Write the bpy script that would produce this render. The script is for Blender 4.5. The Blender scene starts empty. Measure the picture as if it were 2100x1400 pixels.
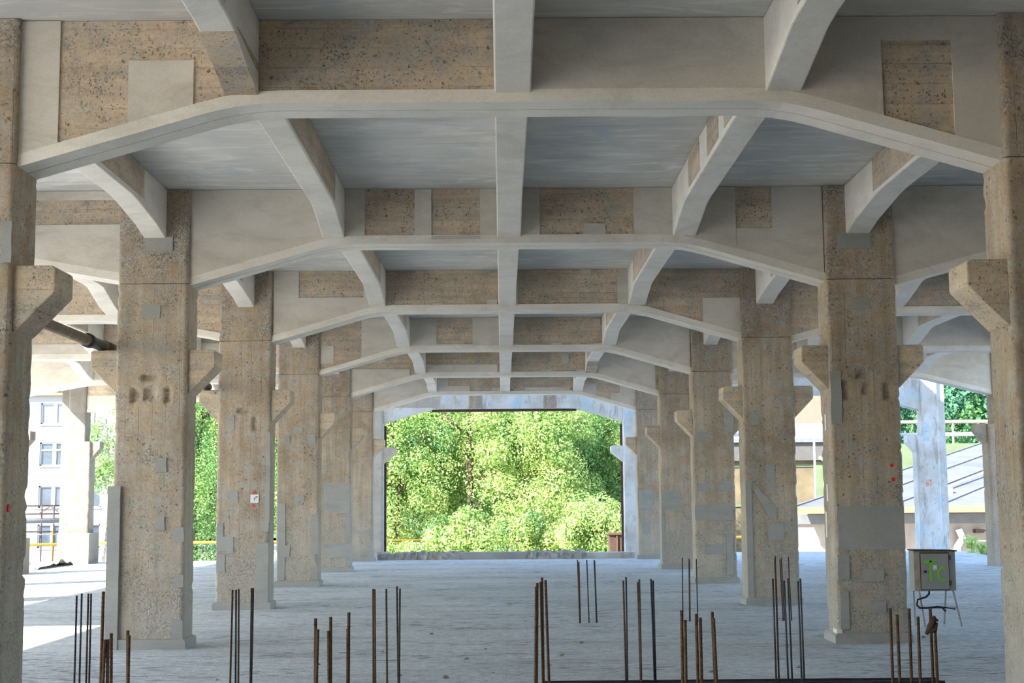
import bpy, math, random
import numpy as np
from mathutils import Vector

S = bpy.context.scene
COL = S.collection

# ------------------------------------------------------------------ camera
cam_data = bpy.data.cameras.new('camera')
cam = bpy.data.objects.new('camera', cam_data)
COL.objects.link(cam)
cam_data.sensor_width = 36.0
cam_data.lens = 36.0 * 2914.0 / 2100.0
cam_data.clip_end = 2000.0
PITCH, YAW, ROLL = 0.11198, 0.007694, -0.008089
cam.location = (0.0, -10.6467, 1.65)
from mathutils import Matrix
_base = Matrix.Rotation(-YAW, 4, 'Z') @ Matrix.Rotation(math.pi / 2 + PITCH, 4, 'X') @ Matrix.Rotation(ROLL, 4, 'Z')
cam.rotation_euler = _base.to_euler()
S.camera = cam

# ------------------------------------------------------------------ sky, sun, exposure
W = bpy.data.worlds.new('sky_world')
S.world = W
W.use_nodes = True
wn = W.node_tree
wn.nodes.clear()
sky = wn.nodes.new('ShaderNodeTexSky')
sky.sky_type = 'NISHITA'
sky.sun_disc = False
SUN_DIR = Vector((1.0, 0.72, -1.0)).normalized()          # the way the light travels
sky.sun_elevation = math.asin(-SUN_DIR.z)
sky.sun_rotation = math.atan2(-SUN_DIR.x, -SUN_DIR.y)
sky.air_density = 1.0
sky.dust_density = 0.6
bg = wn.nodes.new('ShaderNodeBackground')
bg.inputs['Strength'].default_value = 0.30
wo = wn.nodes.new('ShaderNodeOutputWorld')
wn.links.new(sky.outputs[0], bg.inputs['Color'])
wn.links.new(bg.outputs[0], wo.inputs['Surface'])

sun_data = bpy.data.lights.new('sun', 'SUN')
sun_data.energy = 9.0
sun_data.angle = math.radians(0.6)
sun_data.color = (1.0, 0.95, 0.87)
sun = bpy.data.objects.new('sun', sun_data)
COL.objects.link(sun)
sun.rotation_euler = SUN_DIR.to_track_quat('-Z', 'Y').to_euler()
sun.location = (-40, -30, 40)

S.view_settings.view_transform = 'Standard'
S.view_settings.look = 'None'
S.view_settings.gamma = 1.0
S.view_settings.use_curve_mapping = False
S.view_settings.exposure = 1.51
S.cycles.diffuse_bounces = 6
S.cycles.max_bounces = 8

# ------------------------------------------------------------------ helpers
def tag(o, label=None, cat=None, group=None, kind=None):
    if label: o['label'] = label
    if cat: o['category'] = cat
    if group: o['group'] = group
    if kind: o['kind'] = kind
    return o

def empty(name, loc):
    o = bpy.data.objects.new(name, None)
    o.empty_display_size = 0.2
    o.location = loc
    COL.objects.link(o)
    return o

class MB:
    """collects vertices and faces of one mesh, in world coordinates"""
    def __init__(s): s.v, s.f, s.m = [], [], []
    def add(s, v, f, m=0):
        n = len(s.v); s.v += [tuple(p) for p in v]
        s.f += [tuple(i + n for i in q) for q in f]; s.m += [m] * len(f)
        return s
    def box(s, x0, x1, y0, y1, z0, z1, m=0):
        v = [(x0,y0,z0),(x1,y0,z0),(x1,y1,z0),(x0,y1,z0),(x0,y0,z1),(x1,y0,z1),(x1,y1,z1),(x0,y1,z1)]
        return s.add(v, [(0,3,2,1),(4,5,6,7),(0,1,5,4),(1,2,6,5),(2,3,7,6),(3,0,4,7)], m)
    def prism_xz(s, poly, y0, y1, m=0):
        """poly: (x,z) points, pushed from y0 to y1"""
        n = len(poly)
        a = sum(poly[i][0]*poly[(i+1)%n][1]-poly[(i+1)%n][0]*poly[i][1] for i in range(n))
        if a < 0: poly = poly[::-1]
        v = [(x,y0,z) for x,z in poly] + [(x,y1,z) for x,z in poly]
        f = [tuple(range(n)), tuple(range(2*n-1, n-1, -1))]
        f += [((i+1)%n, i, n+i, n+(i+1)%n) for i in range(n)]
        return s.add(v, f, m)
    def prism_yz(s, poly, x0, x1, m=0):
        n = len(poly)
        a = sum(poly[i][0]*poly[(i+1)%n][1]-poly[(i+1)%n][0]*poly[i][1] for i in range(n))
        if a < 0: poly = poly[::-1]
        v = [(x1,y,z) for y,z in poly] + [(x0,y,z) for y,z in poly]
        f = [tuple(range(n)), tuple(range(2*n-1, n-1, -1))]
        f += [((i+1)%n, i, n+i, n+(i+1)%n) for i in range(n)]
        return s.add(v, f, m)
    def tube(s, pts, r, seg=8, m=0, caps=True):
        pts = [Vector(p) for p in pts]; rs = r if isinstance(r, (list, tuple)) else [r]*len(pts)
        base = len(s.v); up = None
        for i, p in enumerate(pts):
            d = (pts[min(i+1, len(pts)-1)] - pts[max(i-1, 0)]).normalized()
            if up is None: up = d.orthogonal().normalized()
            up = (up - d*up.dot(d)).normalized(); sd = d.cross(up)
            for k in range(seg):
                a = 2*math.pi*k/seg
                s.v.append(tuple(p + (up*math.cos(a) + sd*math.sin(a))*rs[i]))
        for i in range(len(pts)-1):
            for k in range(seg):
                a = base+i*seg+k; b = base+i*seg+(k+1)%seg
                s.f.append((a, b, b+seg, a+seg)); s.m.append(m)
        if caps:
            s.f.append(tuple(base+k for k in range(seg))[::-1]); s.m.append(m)
            e = base+(len(pts)-1)*seg
            s.f.append(tuple(e+k for k in range(seg))); s.m.append(m)
        return s
    def build(s, name, mats, parent=None, smooth=False, origin=None):
        if not isinstance(mats, (list, tuple)): mats = [mats]
        off = Vector((0,0,0))
        if parent is not None:
            p = parent
            while p is not None: off += p.location; p = p.parent
        elif origin is not None: off = Vector(origin)
        me = bpy.data.meshes.new(name)
        me.from_pydata([(x-off.x, y-off.y, z-off.z) for x,y,z in s.v], [], s.f)
        for mt in mats: me.materials.append(mt)
        if len(mats) > 1: me.polygons.foreach_set('material_index', s.m)
        if smooth: me.polygons.foreach_set('use_smooth', [True]*len(me.polygons))
        me.update()
        o = bpy.data.objects.new(name, me); COL.objects.link(o)
        if parent is not None: o.parent = parent
        elif origin is not None: o.location = off
        return o

def np_mesh(name, v, f, mats, parent=None, mi=None, smooth=False):
    """v (N,3) world coordinates, f (M,4) quads"""
    off = np.zeros(3); p = parent
    while p is not None: off += np.array(p.location); p = p.parent
    v = np.asarray(v, dtype=np.float32) - off.astype(np.float32); f = np.asarray(f, dtype=np.int32)
    me = bpy.data.meshes.new(name); k = f.shape[1]
    me.vertices.add(len(v)); me.vertices.foreach_set('co', v.ravel())
    me.loops.add(f.size); me.loops.foreach_set('vertex_index', f.ravel())
    me.polygons.add(len(f)); me.polygons.foreach_set('loop_start', np.arange(0, f.size, k, dtype=np.int32))
    for m in (mats if isinstance(mats, (list, tuple)) else [mats]): me.materials.append(m)
    if mi is not None: me.polygons.foreach_set('material_index', np.asarray(mi, dtype=np.int32))
    if smooth: me.polygons.foreach_set('use_smooth', np.ones(len(f), dtype=bool))
    me.update(calc_edges=True); me.validate()
    o = bpy.data.objects.new(name, me); COL.objects.link(o)
    if parent is not None: o.parent = parent
    return o

# ------------------------------------------------------------------ materials
class NT:
    def __init__(s, name):
        s.mat = bpy.data.materials.new(name); s.mat.use_nodes = True
        s.t = s.mat.node_tree; s.t.nodes.clear()
        s.out = s.t.nodes.new('ShaderNodeOutputMaterial')
        s.b = s.t.nodes.new('ShaderNodeBsdfPrincipled')
        s.t.links.new(s.b.outputs[0], s.out.inputs['Surface'])
        s.b.inputs['Specular IOR Level'].default_value = 0.25
        s.pos = s.t.nodes.new('ShaderNodeNewGeometry').outputs['Position']
    def n(s, typ, **kw):
        nd = s.t.nodes.new(typ)
        for k, v in kw.items(): setattr(nd, k, v)
        return nd
    def link(s, a, b): s.t.links.new(a, b)
    def put(s, sock, v):
        if hasattr(v, 'node'): s.link(v, sock)
        else: sock.default_value = v
    def mapped(s, scale=(1,1,1), loc=(0,0,0), vec=None):
        m = s.n('ShaderNodeMapping'); s.link(vec or s.pos, m.inputs['Vector'])
        m.inputs['Scale'].default_value = scale; m.inputs['Location'].default_value = loc
        return m.outputs[0]
    def noise(s, scale, detail=4, rough=0.6, vec=None, dist=0.0):
        nd = s.n('ShaderNodeTexNoise'); s.link(vec or s.pos, nd.inputs['Vector'])
        nd.inputs['Scale'].default_value = scale; nd.inputs['Detail'].default_value = detail
        nd.inputs['Roughness'].default_value = rough; nd.inputs['Distortion'].default_value = dist
        return nd.outputs['Fac']
    def voro(s, scale, out='Distance', vec=None):
        nd = s.n('ShaderNodeTexVoronoi'); s.link(vec or s.pos, nd.inputs['Vector'])
        nd.inputs['Scale'].default_value = scale
        return nd.outputs[out]
    def math(s, op, a, b=0.0, clamp=False):
        nd = s.n('ShaderNodeMath', operation=op, use_clamp=clamp)
        s.put(nd.inputs[0], a); s.put(nd.inputs[1], b)
        return nd.outputs[0]
    def ramp(s, fac, stops):
        nd = s.n('ShaderNodeValToRGB'); s.link(fac, nd.inputs[0])
        e = nd.color_ramp.elements
        while len(e) < len(stops): e.new(0.5)
        for i, (p, c) in enumerate(stops):
            e[i].position = p; e[i].color = (c, c, c, 1) if isinstance(c, (int, float)) else (*c, 1)
        return nd.outputs[0]
    def step(s, fac, lo, hi):
        nd = s.n('ShaderNodeMapRange'); s.link(fac, nd.inputs[0])
        nd.inputs[1].default_value = lo; nd.inputs[2].default_value = hi
        return nd.outputs[0]
    def mix(s, fac, a, b, mode='MIX'):
        nd = s.n('ShaderNodeMix', data_type='RGBA', blend_type=mode)
        s.put(nd.inputs[0], fac)
        for i, v in ((6, a), (7, b)):
            if hasattr(v, 'node'): s.link(v, nd.inputs[i])
            else: nd.inputs[i].default_value = (*v, 1) if len(v) == 3 else v
        return nd.outputs[2]
    def sep(s):
        nd = s.n('ShaderNodeSeparateXYZ'); s.link(s.pos, nd.inputs[0]); return nd.outputs
    def bump(s, h, strength=0.5, dist=0.01):
        nd = s.n('ShaderNodeBump'); nd.inputs['Strength'].default_value = strength
        nd.inputs['Distance'].default_value = dist
        s.link(h, nd.inputs['Height']); s.link(nd.outputs[0], s.b.inputs['Normal'])
    def done(s, color, rough=0.85, metal=0.0):
        if hasattr(color, 'node'): s.link(color, s.b.inputs['Base Color'])
        else: s.b.inputs['Base Color'].default_value = (*color, 1)
        s.put(s.b.inputs['Roughness'], rough); s.b.inputs['Metallic'].default_value = metal
        return s.mat

def bare_concrete(name, axis, light=(0.47,0.375,0.275), dark=(0.31,0.24,0.17), grey=(0.40,0.385,0.35), rough_amt=0.55, worn_low=True):
    """old board-marked concrete: axis 'V' boards upright, 'H' boards lying"""
    g = NT(name); x, y, z = g.sep()
    big = g.noise(0.9, 3, 0.6); mid = g.noise(5.0, 5, 0.65); fine = g.noise(38.0, 3, 0.7)
    col = g.mix(g.step(big, 0.35, 0.68), light, dark)
    col = g.mix(g.step(mid, 0.42, 0.75), col, grey)
    # streaks along the boards
    sv = g.mapped((9,9,0.7) if axis == 'V' else (0.7,0.7,11))
    streak = g.noise(1.0, 4, 0.6, vec=sv)
    col = g.mix(1.0, col, g.ramp(streak, [(0.3, 0.80), (0.62, 1.05)]), 'MULTIPLY')
    # board joints
    u = g.math('ADD', x, y) if axis == 'V' else z
    wob = g.math('MULTIPLY', g.noise(1.3, 2), 0.03)
    u = g.math('ADD', u, wob)
    fr = g.math('FRACT', g.math('MULTIPLY', u, 6.4))
    ln = g.math('ABSOLUTE', g.math('SUBTRACT', fr, 0.5))
    joint = g.step(ln, 0.5, 0.466)                     # 0 on a joint, 1 elsewhere
    jmask = g.step(g.noise(1.7, 3), 0.44, 0.66)
    jl = g.math('MAXIMUM', joint, g.math('SUBTRACT', 1.0, jmask))
    col = g.mix(1.0, col, g.ramp(jl, [(0.0, 0.66), (1.0, 1.0)]), 'MULTIPLY')
    # honeycombed spots and exposed stones
    zone = g.noise(2.0, 6, 0.72)
    if worn_low:
        low = g.step(z, 2.2, 0.2); top = g.step(z, 4.0, 4.5)
        zone = g.math('ADD', zone, g.math('MULTIPLY', low, 0.13))
        zone = g.math('ADD', zone, g.math('MULTIPLY', top, 0.10))
    zone = g.step(zone, 0.52, 0.72)
    pits = g.noise(52.0, 4, 0.7)
    hole = g.math('MULTIPLY', g.step(pits, 0.545, 0.61), zone)
    few = g.math('MULTIPLY', g.step(g.noise(44.0, 2, 0.5), 0.645, 0.69), g.step(g.noise(3.1, 3), 0.40, 0.62))
    few = g.math('MAXIMUM', g.math('MULTIPLY', few, 0.9), g.math('MULTIPLY', g.step(g.noise(13.0, 3, 0.6), 0.70, 0.74), 0.85))
    hole = g.math('MAXIMUM', hole, few)
    # blowholes: scattered round-ish pockets of two sizes
    wv = g.n('ShaderNodeVectorMath', operation='ADD'); g.link(g.pos, wv.inputs[0])
    ws = g.n('ShaderNodeVectorMath', operation='SCALE'); ws.inputs['Scale'].default_value = 0.035
    wn_ = g.n('ShaderNodeTexNoise'); g.link(g.pos, wn_.inputs['Vector']); wn_.inputs['Scale'].default_value = 30.0
    g.link(wn_.outputs['Color'], ws.inputs[0]); g.link(ws.outputs[0], wv.inputs[1])
    for vs_, rad_, pick_ in ((15.0, 0.25, 0.62), (34.0, 0.30, 0.55)):
        vn = g.n('ShaderNodeTexVoronoi'); g.link(wv.outputs[0], vn.inputs['Vector']); vn.inputs['Scale'].default_value = vs_
        sc_ = g.n('ShaderNodeSeparateColor'); g.link(vn.outputs['Color'], sc_.inputs[0])
        sel = g.step(g.math('ADD', sc_.outputs[0], g.math('MULTIPLY', zone, 0.25)), pick_, pick_+0.05)
        pk = g.math('MULTIPLY', g.step(vn.outputs['Distance'], rad_, rad_*0.6), sel)
        msk = g.step(g.noise(2.6 if vs_ < 20 else 4.0, 4, 0.65), 0.46, 0.60)
        hole = g.math('MAXIMUM', hole, g.math('MULTIPLY', pk, msk))
    stones = g.voro(42.0, 'Color')
    sg = g.n('ShaderNodeSeparateColor'); g.link(stones, sg.inputs[0])
    scol = g.mix(sg.outputs[0], (0.52,0.48,0.41), (0.24,0.22,0.20))
    col = g.mix(g.math('MULTIPLY', zone, rough_amt), col, scol)
    col = g.mix(1.0, col, g.ramp(fine, [(0.25, 0.80), (0.7, 1.12)]), 'MULTIPLY')
    col = g.mix(g.math('MULTIPLY', hole, 0.82), col, (0.10,0.082,0.064))
    if worn_low:
        col = g.mix(g.math('MULTIPLY', g.step(z, 1.9, 0.3), 0.45), col, (0.44,0.425,0.385))
    h = g.math('SUBTRACT', g.math('MULTIPLY', fine, 0.35), g.math('MULTIPLY', hole, 1.3))
    h = g.math('ADD', h, g.math('MULTIPLY', jl, 0.35))
    h = g.math('ADD', h, g.math('MULTIPLY', mid, 0.6))
    h = g.math('SUBTRACT', h, g.math('MULTIPLY', g.math('MULTIPLY', g.voro(42.0), zone), 0.8))
    g.bump(h, 0.6, 0.015)
    return g.done(col, 0.92)

def mortar(name, a, b, stain=(0.36,0.33,0.28), streak_scale=(3,3,1.2), bump=0.25):
    g = NT(name)
    big = g.noise(1.1, 5, 0.6); st = g.noise(1.6, 6, 0.65, vec=g.mapped(streak_scale), dist=0.6)
    fine = g.noise(70.0, 2, 0.6)
    col = g.mix(g.step(big, 0.33, 0.68), a, b)
    col = g.mix(g.math('MULTIPLY', g.step(st, 0.50, 0.70), 0.6), col, stain)
    veil = g.step(g.noise(0.75, 7, 0.75, vec=g.mapped((1.3,1.3,3.2), loc=(5,2,1)), dist=1.2), 0.47, 0.66)
    col = g.mix(g.math('MULTIPLY', veil, 0.5), col, tuple(c*0.72 for c in b))
    col = g.mix(1.0, col, g.ramp(fine, [(0.3, 0.93), (0.7, 1.05)]), 'MULTIPLY')
    g.bump(g.math('ADD', g.math('MULTIPLY', fine, 0.3), st), bump, 0.008)
    return g.done(col, 0.88)

def plain(name, c, rough=0.7, metal=0.0, var=0.12, scale=6.0, bump=0.0):
    g = NT(name); nz = g.noise(scale, 4, 0.6)
    col = g.mix(1.0, c, g.ramp(nz, [(0.3, 1.0 - var), (0.7, 1.0 + var)]), 'MULTIPLY')
    if bump: g.bump(nz, bump, 0.01)
    return g.done(col, rough, metal)

M = {}
M['bareV'] = bare_concrete('bare_concrete_upright_boards', 'V')
M['bareH'] = bare_concrete('bare_concrete_lying_boards', 'H', light=(0.66,0.525,0.38), dark=(0.46,0.365,0.265), worn_low=False, rough_amt=0.35)
M['head'] = bare_concrete('honeycombed_concrete', 'V', light=(0.45,0.35,0.24), dark=(0.29,0.22,0.155), rough_amt=0.7)
M['mortar'] = mortar('repair_mortar', (0.64,0.60,0.53), (0.54,0.505,0.445), stain=(0.50,0.44,0.36), streak_scale=(1.2,1.2,2.5))
M['pale'] = mortar('pale_trowelled_mortar', (0.78,0.74,0.66), (0.68,0.645,0.575), stain=(0.76,0.75,0.73), streak_scale=(0.8,3,6))
M['patch'] = mortar('column_patch_mortar', (0.35,0.35,0.335), (0.285,0.288,0.278))
def slab_mat():
    g = NT('ceiling_skim_coat')
    big = g.noise(0.8, 4, 0.6); st = g.noise(1.0, 6, 0.7, vec=g.mapped((0.9,4,1)), dist=1.4)
    col = g.mix(g.step(big, 0.35, 0.66), (0.64,0.625,0.585), (0.50,0.50,0.485))
    col = g.mix(g.math('MULTIPLY', g.step(st, 0.50, 0.64), 0.75), col, (0.78,0.76,0.71))
    dk = g.step(g.noise(0.9, 6, 0.7, vec=g.mapped((0.5,6,1), loc=(3,1,0)), dist=0.6), 0.52, 0.68)
    col = g.mix(g.math('MULTIPLY', dk, 0.4), col, (0.36,0.37,0.37))
    blue = g.math('MULTIPLY', g.step(g.noise(1.2, 5, 0.7), 0.55, 0.66), g.step(st, 0.42, 0.6))
    col = g.mix(g.math('MULTIPLY', blue, 0.85), col, (0.40,0.49,0.55))
    g.bump(st, 0.2, 0.008)
    return g.done(col, 0.85)
M['slab'] = slab_mat()
def floor_mat():
    g = NT('dusty_concrete_floor')
    big = g.noise(0.45, 5, 0.6); fine = g.noise(30, 4, 0.7); grain = g.noise(9.0, 6, 0.75)
    mid = g.noise(1.1, 7, 0.7, vec=g.mapped((0.55,1.7,1)), dist=0.8)
    col = g.mix(g.step(big, 0.35, 0.68), (0.64,0.665,0.67), (0.54,0.56,0.565))
    col = g.mix(g.math('MULTIPLY', g.step(mid, 0.50, 0.70), 0.55), col, (0.30,0.30,0.29))
    dirt = g.math('MULTIPLY', g.step(g.noise(5.0, 7, 0.75, vec=g.mapped((0.6,1.5,1))), 0.50, 0.62), g.step(g.noise(0.5, 5, 0.6, vec=g.mapped((0.6,1.5,1))), 0.45, 0.57))
    col = g.mix(g.math('MULTIPLY', dirt, 0.85), col, (0.115,0.105,0.092))
    chips = g.step(g.noise(16.0, 3, 0.6), 0.68, 0.72)
    col = g.mix(g.math('MULTIPLY', chips, 0.6), col, (0.14,0.13,0.12))
    col = g.mix(1.0, col, g.ramp(grain, [(0.38, 0.78), (0.60, 1.08)]), 'MULTIPLY')
    col = g.mix(1.0, col, g.ramp(fine, [(0.3, 0.84), (0.7, 1.12)]), 'MULTIPLY')
    h = g.math('ADD', g.math('MULTIPLY', fine, 0.3), g.math('MULTIPLY', grain, 1.0))
    g.bump(h, 0.8, 0.03)
    return g.done(col, 0.85)
M['floor'] = floor_mat()
M['rust'] = plain('rusty_steel', (0.105,0.060,0.034), 0.8, 0.2, 0.4, 25, 0.4)
M['steel'] = plain('dark_steel_bar', (0.052,0.055,0.068), 0.5, 0.5, 0.35, 20, 0.3)
M['racksteel'] = plain('weathered_rack_steel', (0.075,0.05,0.04), 0.8, 0.0, 0.3, 6)
M['channel'] = plain('dark_rusty_channel', (0.035,0.032,0.036), 0.7, 0.2, 0.4, 8, 0.3)
M['pipe'] = plain('mottled_brown_pipe', (0.16,0.125,0.09), 0.7, 0.1, 0.4, 12, 0.3)
M['box'] = plain('grey_enamel', (0.30,0.29,0.275), 0.5, 0.0, 0.08, 3)
M['boxside'] = plain('worn_beige_enamel', (0.34,0.29,0.235), 0.6, 0.0, 0.2, 9)
M['rim'] = plain('rusted_edge', (0.075,0.048,0.035), 0.85, 0.1, 0.5, 20)
M['legs'] = plain('grey_angle_steel', (0.36,0.36,0.36), 0.5, 0.3, 0.2, 9)
M['cable'] = plain('black_rubber', (0.018,0.019,0.022), 0.5, 0, 0.1)
M['green'] = plain('green_paint_stroke', (0.20,0.50,0.07), 0.6, 0, 0.06)
M['sticker'] = plain('pale_paper', (0.68,0.69,0.70), 0.6, 0, 0.04)
M['red'] = plain('red_paint', (0.75,0.02,0.04), 0.5, 0, 0.05)
M['orange'] = plain('orange_chalk', (0.78,0.28,0.14), 0.7, 0, 0.1)
M['blueink'] = plain('blue_ink', (0.05,0.09,0.22), 0.6, 0, 0.05)
M['yellow'] = plain('yellow_paint', (0.42,0.26,0.03), 0.5, 0, 0.08)
M['rubble'] = plain('broken_concrete', (0.33,0.31,0.275), 0.95, 0, 0.4, 6, 0.9)
def white_frame_mat():
    g = NT('flaking_whitewash')
    big = g.noise(1.0, 6, 0.7); st = g.noise(1.6, 7, 0.75, vec=g.mapped((3,3,0.8)), dist=0.5)
    col = g.mix(g.step(big, 0.42, 0.62), (0.56,0.585,0.60), (0.43,0.42,0.40))
    col = g.mix(g.math('MULTIPLY', g.step(st, 0.54, 0.62), 0.75), col, (0.29,0.265,0.235))
    bl = g.math('MULTIPLY', g.step(g.noise(1.7, 6, 0.7, vec=g.mapped((1,1,0.8), loc=(4,0,2))), 0.55, 0.62), 0.8)
    col = g.mix(bl, col, (0.36,0.50,0.60))
    chips = g.step(g.noise(9.0, 4, 0.65), 0.66, 0.70)
    col = g.mix(g.math('MULTIPLY', chips, 0.6), col, (0.17,0.145,0.12))
    g.bump(st, 0.5, 0.015)
    return g.done(col, 0.9)
M['white'] = white_frame_mat()
M['oldwhite'] = mortar('weathered_grey_concrete', (0.42,0.40,0.365), (0.34,0.32,0.29), stain=(0.25,0.22,0.185), streak_scale=(3,3,0.7), bump=0.5)
M['whitesun'] = mortar('pale_limewashed_concrete', (0.25,0.232,0.20), (0.195,0.178,0.152), stain=(0.15,0.125,0.095))
M['bark'] = plain('dark_bark', (0.085,0.055,0.042), 0.95, 0, 0.4, 8, 0.8)
M['birch'] = plain('grey_bark', (0.32,0.29,0.26), 0.9, 0, 0.5, 5, 0.6)
def leaf(name, c, trans):
    g = NT(name)
    oi = g.noise(2.5, 3, 0.6)
    col = g.mix(1.0, c, g.ramp(oi, [(0.3, 0.75), (0.7, 1.25)]), 'MULTIPLY')
    d = g.n('ShaderNodeBsdfDiffuse'); g.link(col, d.inputs[0])
    t = g.n('ShaderNodeBsdfTranslucent'); g.link(col, t.inputs[0])
    mx = g.n('ShaderNodeMixShader'); mx.inputs[0].default_value = trans
    g.link(d.outputs[0], mx.inputs[1]); g.link(t.outputs[0], mx.inputs[2])
    g.link(mx.outputs[0], g.out.inputs['Surface'])
    g.t.nodes.remove(g.b)
    return g.mat
M['leaf_a'] = leaf('leaf_yellow_green', (0.46,0.58,0.20), 0.35)
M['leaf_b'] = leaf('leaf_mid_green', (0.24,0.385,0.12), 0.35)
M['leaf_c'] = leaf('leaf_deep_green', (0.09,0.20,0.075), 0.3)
M['pine'] = leaf('leaf_blue_green', (0.075,0.19,0.11), 0.2)
M['plaster'] = plain('white_house_plaster', (0.26,0.265,0.27), 0.9, 0, 0.04, 1.5)
M['frame'] = plain('white_window_frame', (0.36,0.365,0.375), 0.4, 0, 0.03)
M['reveal'] = plain('blue_grey_reveal', (0.25,0.33,0.42), 0.7, 0, 0.06)
def glass_mat(name, c, rough=0.08):
    g = NT(name); g.b.inputs['Specular IOR Level'].default_value = 0.3
    nz = g.noise(0.9, 3)
    return g.done(g.mix(1.0, c, g.ramp(nz, [(0.3, 0.6), (0.7, 1.4)]), 'MULTIPLY'), rough)
M['glass'] = glass_mat('dark_window_pane', (0.055,0.075,0.10))
M['blind'] = plain('pale_drawn_blind', (0.20,0.215,0.235), 0.6, 0, 0.05)
M['cornice'] = plain('brown_gutter', (0.28,0.17,0.10), 0.7, 0, 0.1)
M['tile'] = plain('grey_roofing', (0.15,0.155,0.16), 0.8, 0, 0.12, 3, 0.2)
def sheet_mat():
    g = NT('weathered_sheet_roof')
    st = g.noise(0.5, 5, 0.7, vec=g.mapped((1,1,1))); f = g.noise(6, 4, 0.7)
    col = g.mix(g.step(st, 0.4, 0.65), (0.125,0.13,0.14), (0.09,0.094,0.10))
    col = g.mix(g.math('MULTIPLY', g.step(f, 0.6, 0.75), 0.5), col, (0.075,0.072,0.07))
    return g.done(col, 0.6)
M['sheet'] = sheet_mat()
M['beige'] = plain('beige_render', (0.30,0.255,0.21), 0.9, 0, 0.12, 2)
M['greenwall'] = plain('green_tan_panel', (0.155,0.125,0.075), 0.8, 0, 0.25, 1.2)
M['greenbar'] = plain('pale_green_paint', (0.135,0.175,0.095), 0.7, 0, 0.1, 2)
M['pink'] = plain('pinkish_render', (0.19,0.14,0.105), 0.9, 0, 0.08, 2)
M['gravel'] = plain('dry_gravel_yard', (0.42,0.40,0.365), 0.95, 0, 0.2, 1.5, 0.3)
M['soil'] = plain('wooded_slope_soil', (0.09,0.13,0.055), 0.95, 0, 0.3, 0.4)
M['white_pipe'] = plain('white_lagged_pipe', (0.66,0.66,0.65), 0.6, 0, 0.06)
M['dark'] = plain('dark_eave_board', (0.10,0.095,0.09), 0.8, 0, 0.1)  # dark board under the workshop roof edge

# ------------------------------------------------------------------ measured pieces (x0, x1, z0, z1)
MAIN_PATCHES = {1: [(-3.71, -3.38, None, None), (-2.85, -2.35, None, 5.04), (0.23, 2.954, None, None), (2.95, 3.54, 5.17, None), (3.5, 3.89, None, None)], 2: [(-3.7, -1.61, None, None), (-1.61, -1.01, None, 4.75), (-1.02, -0.82, None, None), (-0.82, -0.24, None, 4.75), (-0.24, 0.47, None, None), (0.47, 1.6, None, 4.75), (0.99, 1.25, None, 4.93), (1.59, 2.804, None, None), (2.8, 3.26, None, 4.86), (3.24, 3.84, None, None)], 3: [(-3.65, -3.25, None, None), (-3.25, -2.21, None, 4.93), (-2.21, -1.86, None, None), (-1.1, -0.93, None, 4.82), (-0.22, -0.06, None, 4.88), (0.1, 0.27, None, None), (1.29, 1.46, 5.28, 5.36), (1.88, 2.13, None, None), (3.25, 3.87, None, 4.88)], 4: [(-3.65, -3.39, 4.45, 4.81), (-2.83, -1.31, None, None), (-1.31, -0.57, None, 4.83), (-0.58, 0.214, None, None), (0.21, 0.35, None, 4.82), (1.03, 1.21, None, 4.84), (1.88, 2.05, None, 4.83), (1.88, 2.02, 5.2, 5.32), (2.27, 3.83, None, None)], 5: [(-3.7, -2.24, None, 4.89), (-1.87, -0.1, None, 4.99), (0.21, 0.36, None, 4.81), (0.97, 1.23, None, 4.84), (1.84, 2.05, None, 4.86), (1.47, 1.65, 5.0, 5.22), (2.37, 3.77, None, None)], 6: [(-3.66, -1.536, None, None), (-1.54, -0.91, None, 4.94), (-0.27, 0.16, None, 4.89), (0.68, 1.97, None, 4.9), (2.28, 2.72, None, 4.99), (3.15, 3.41, None, 4.72), (3.39, 4.37, None, None)]}
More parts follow.
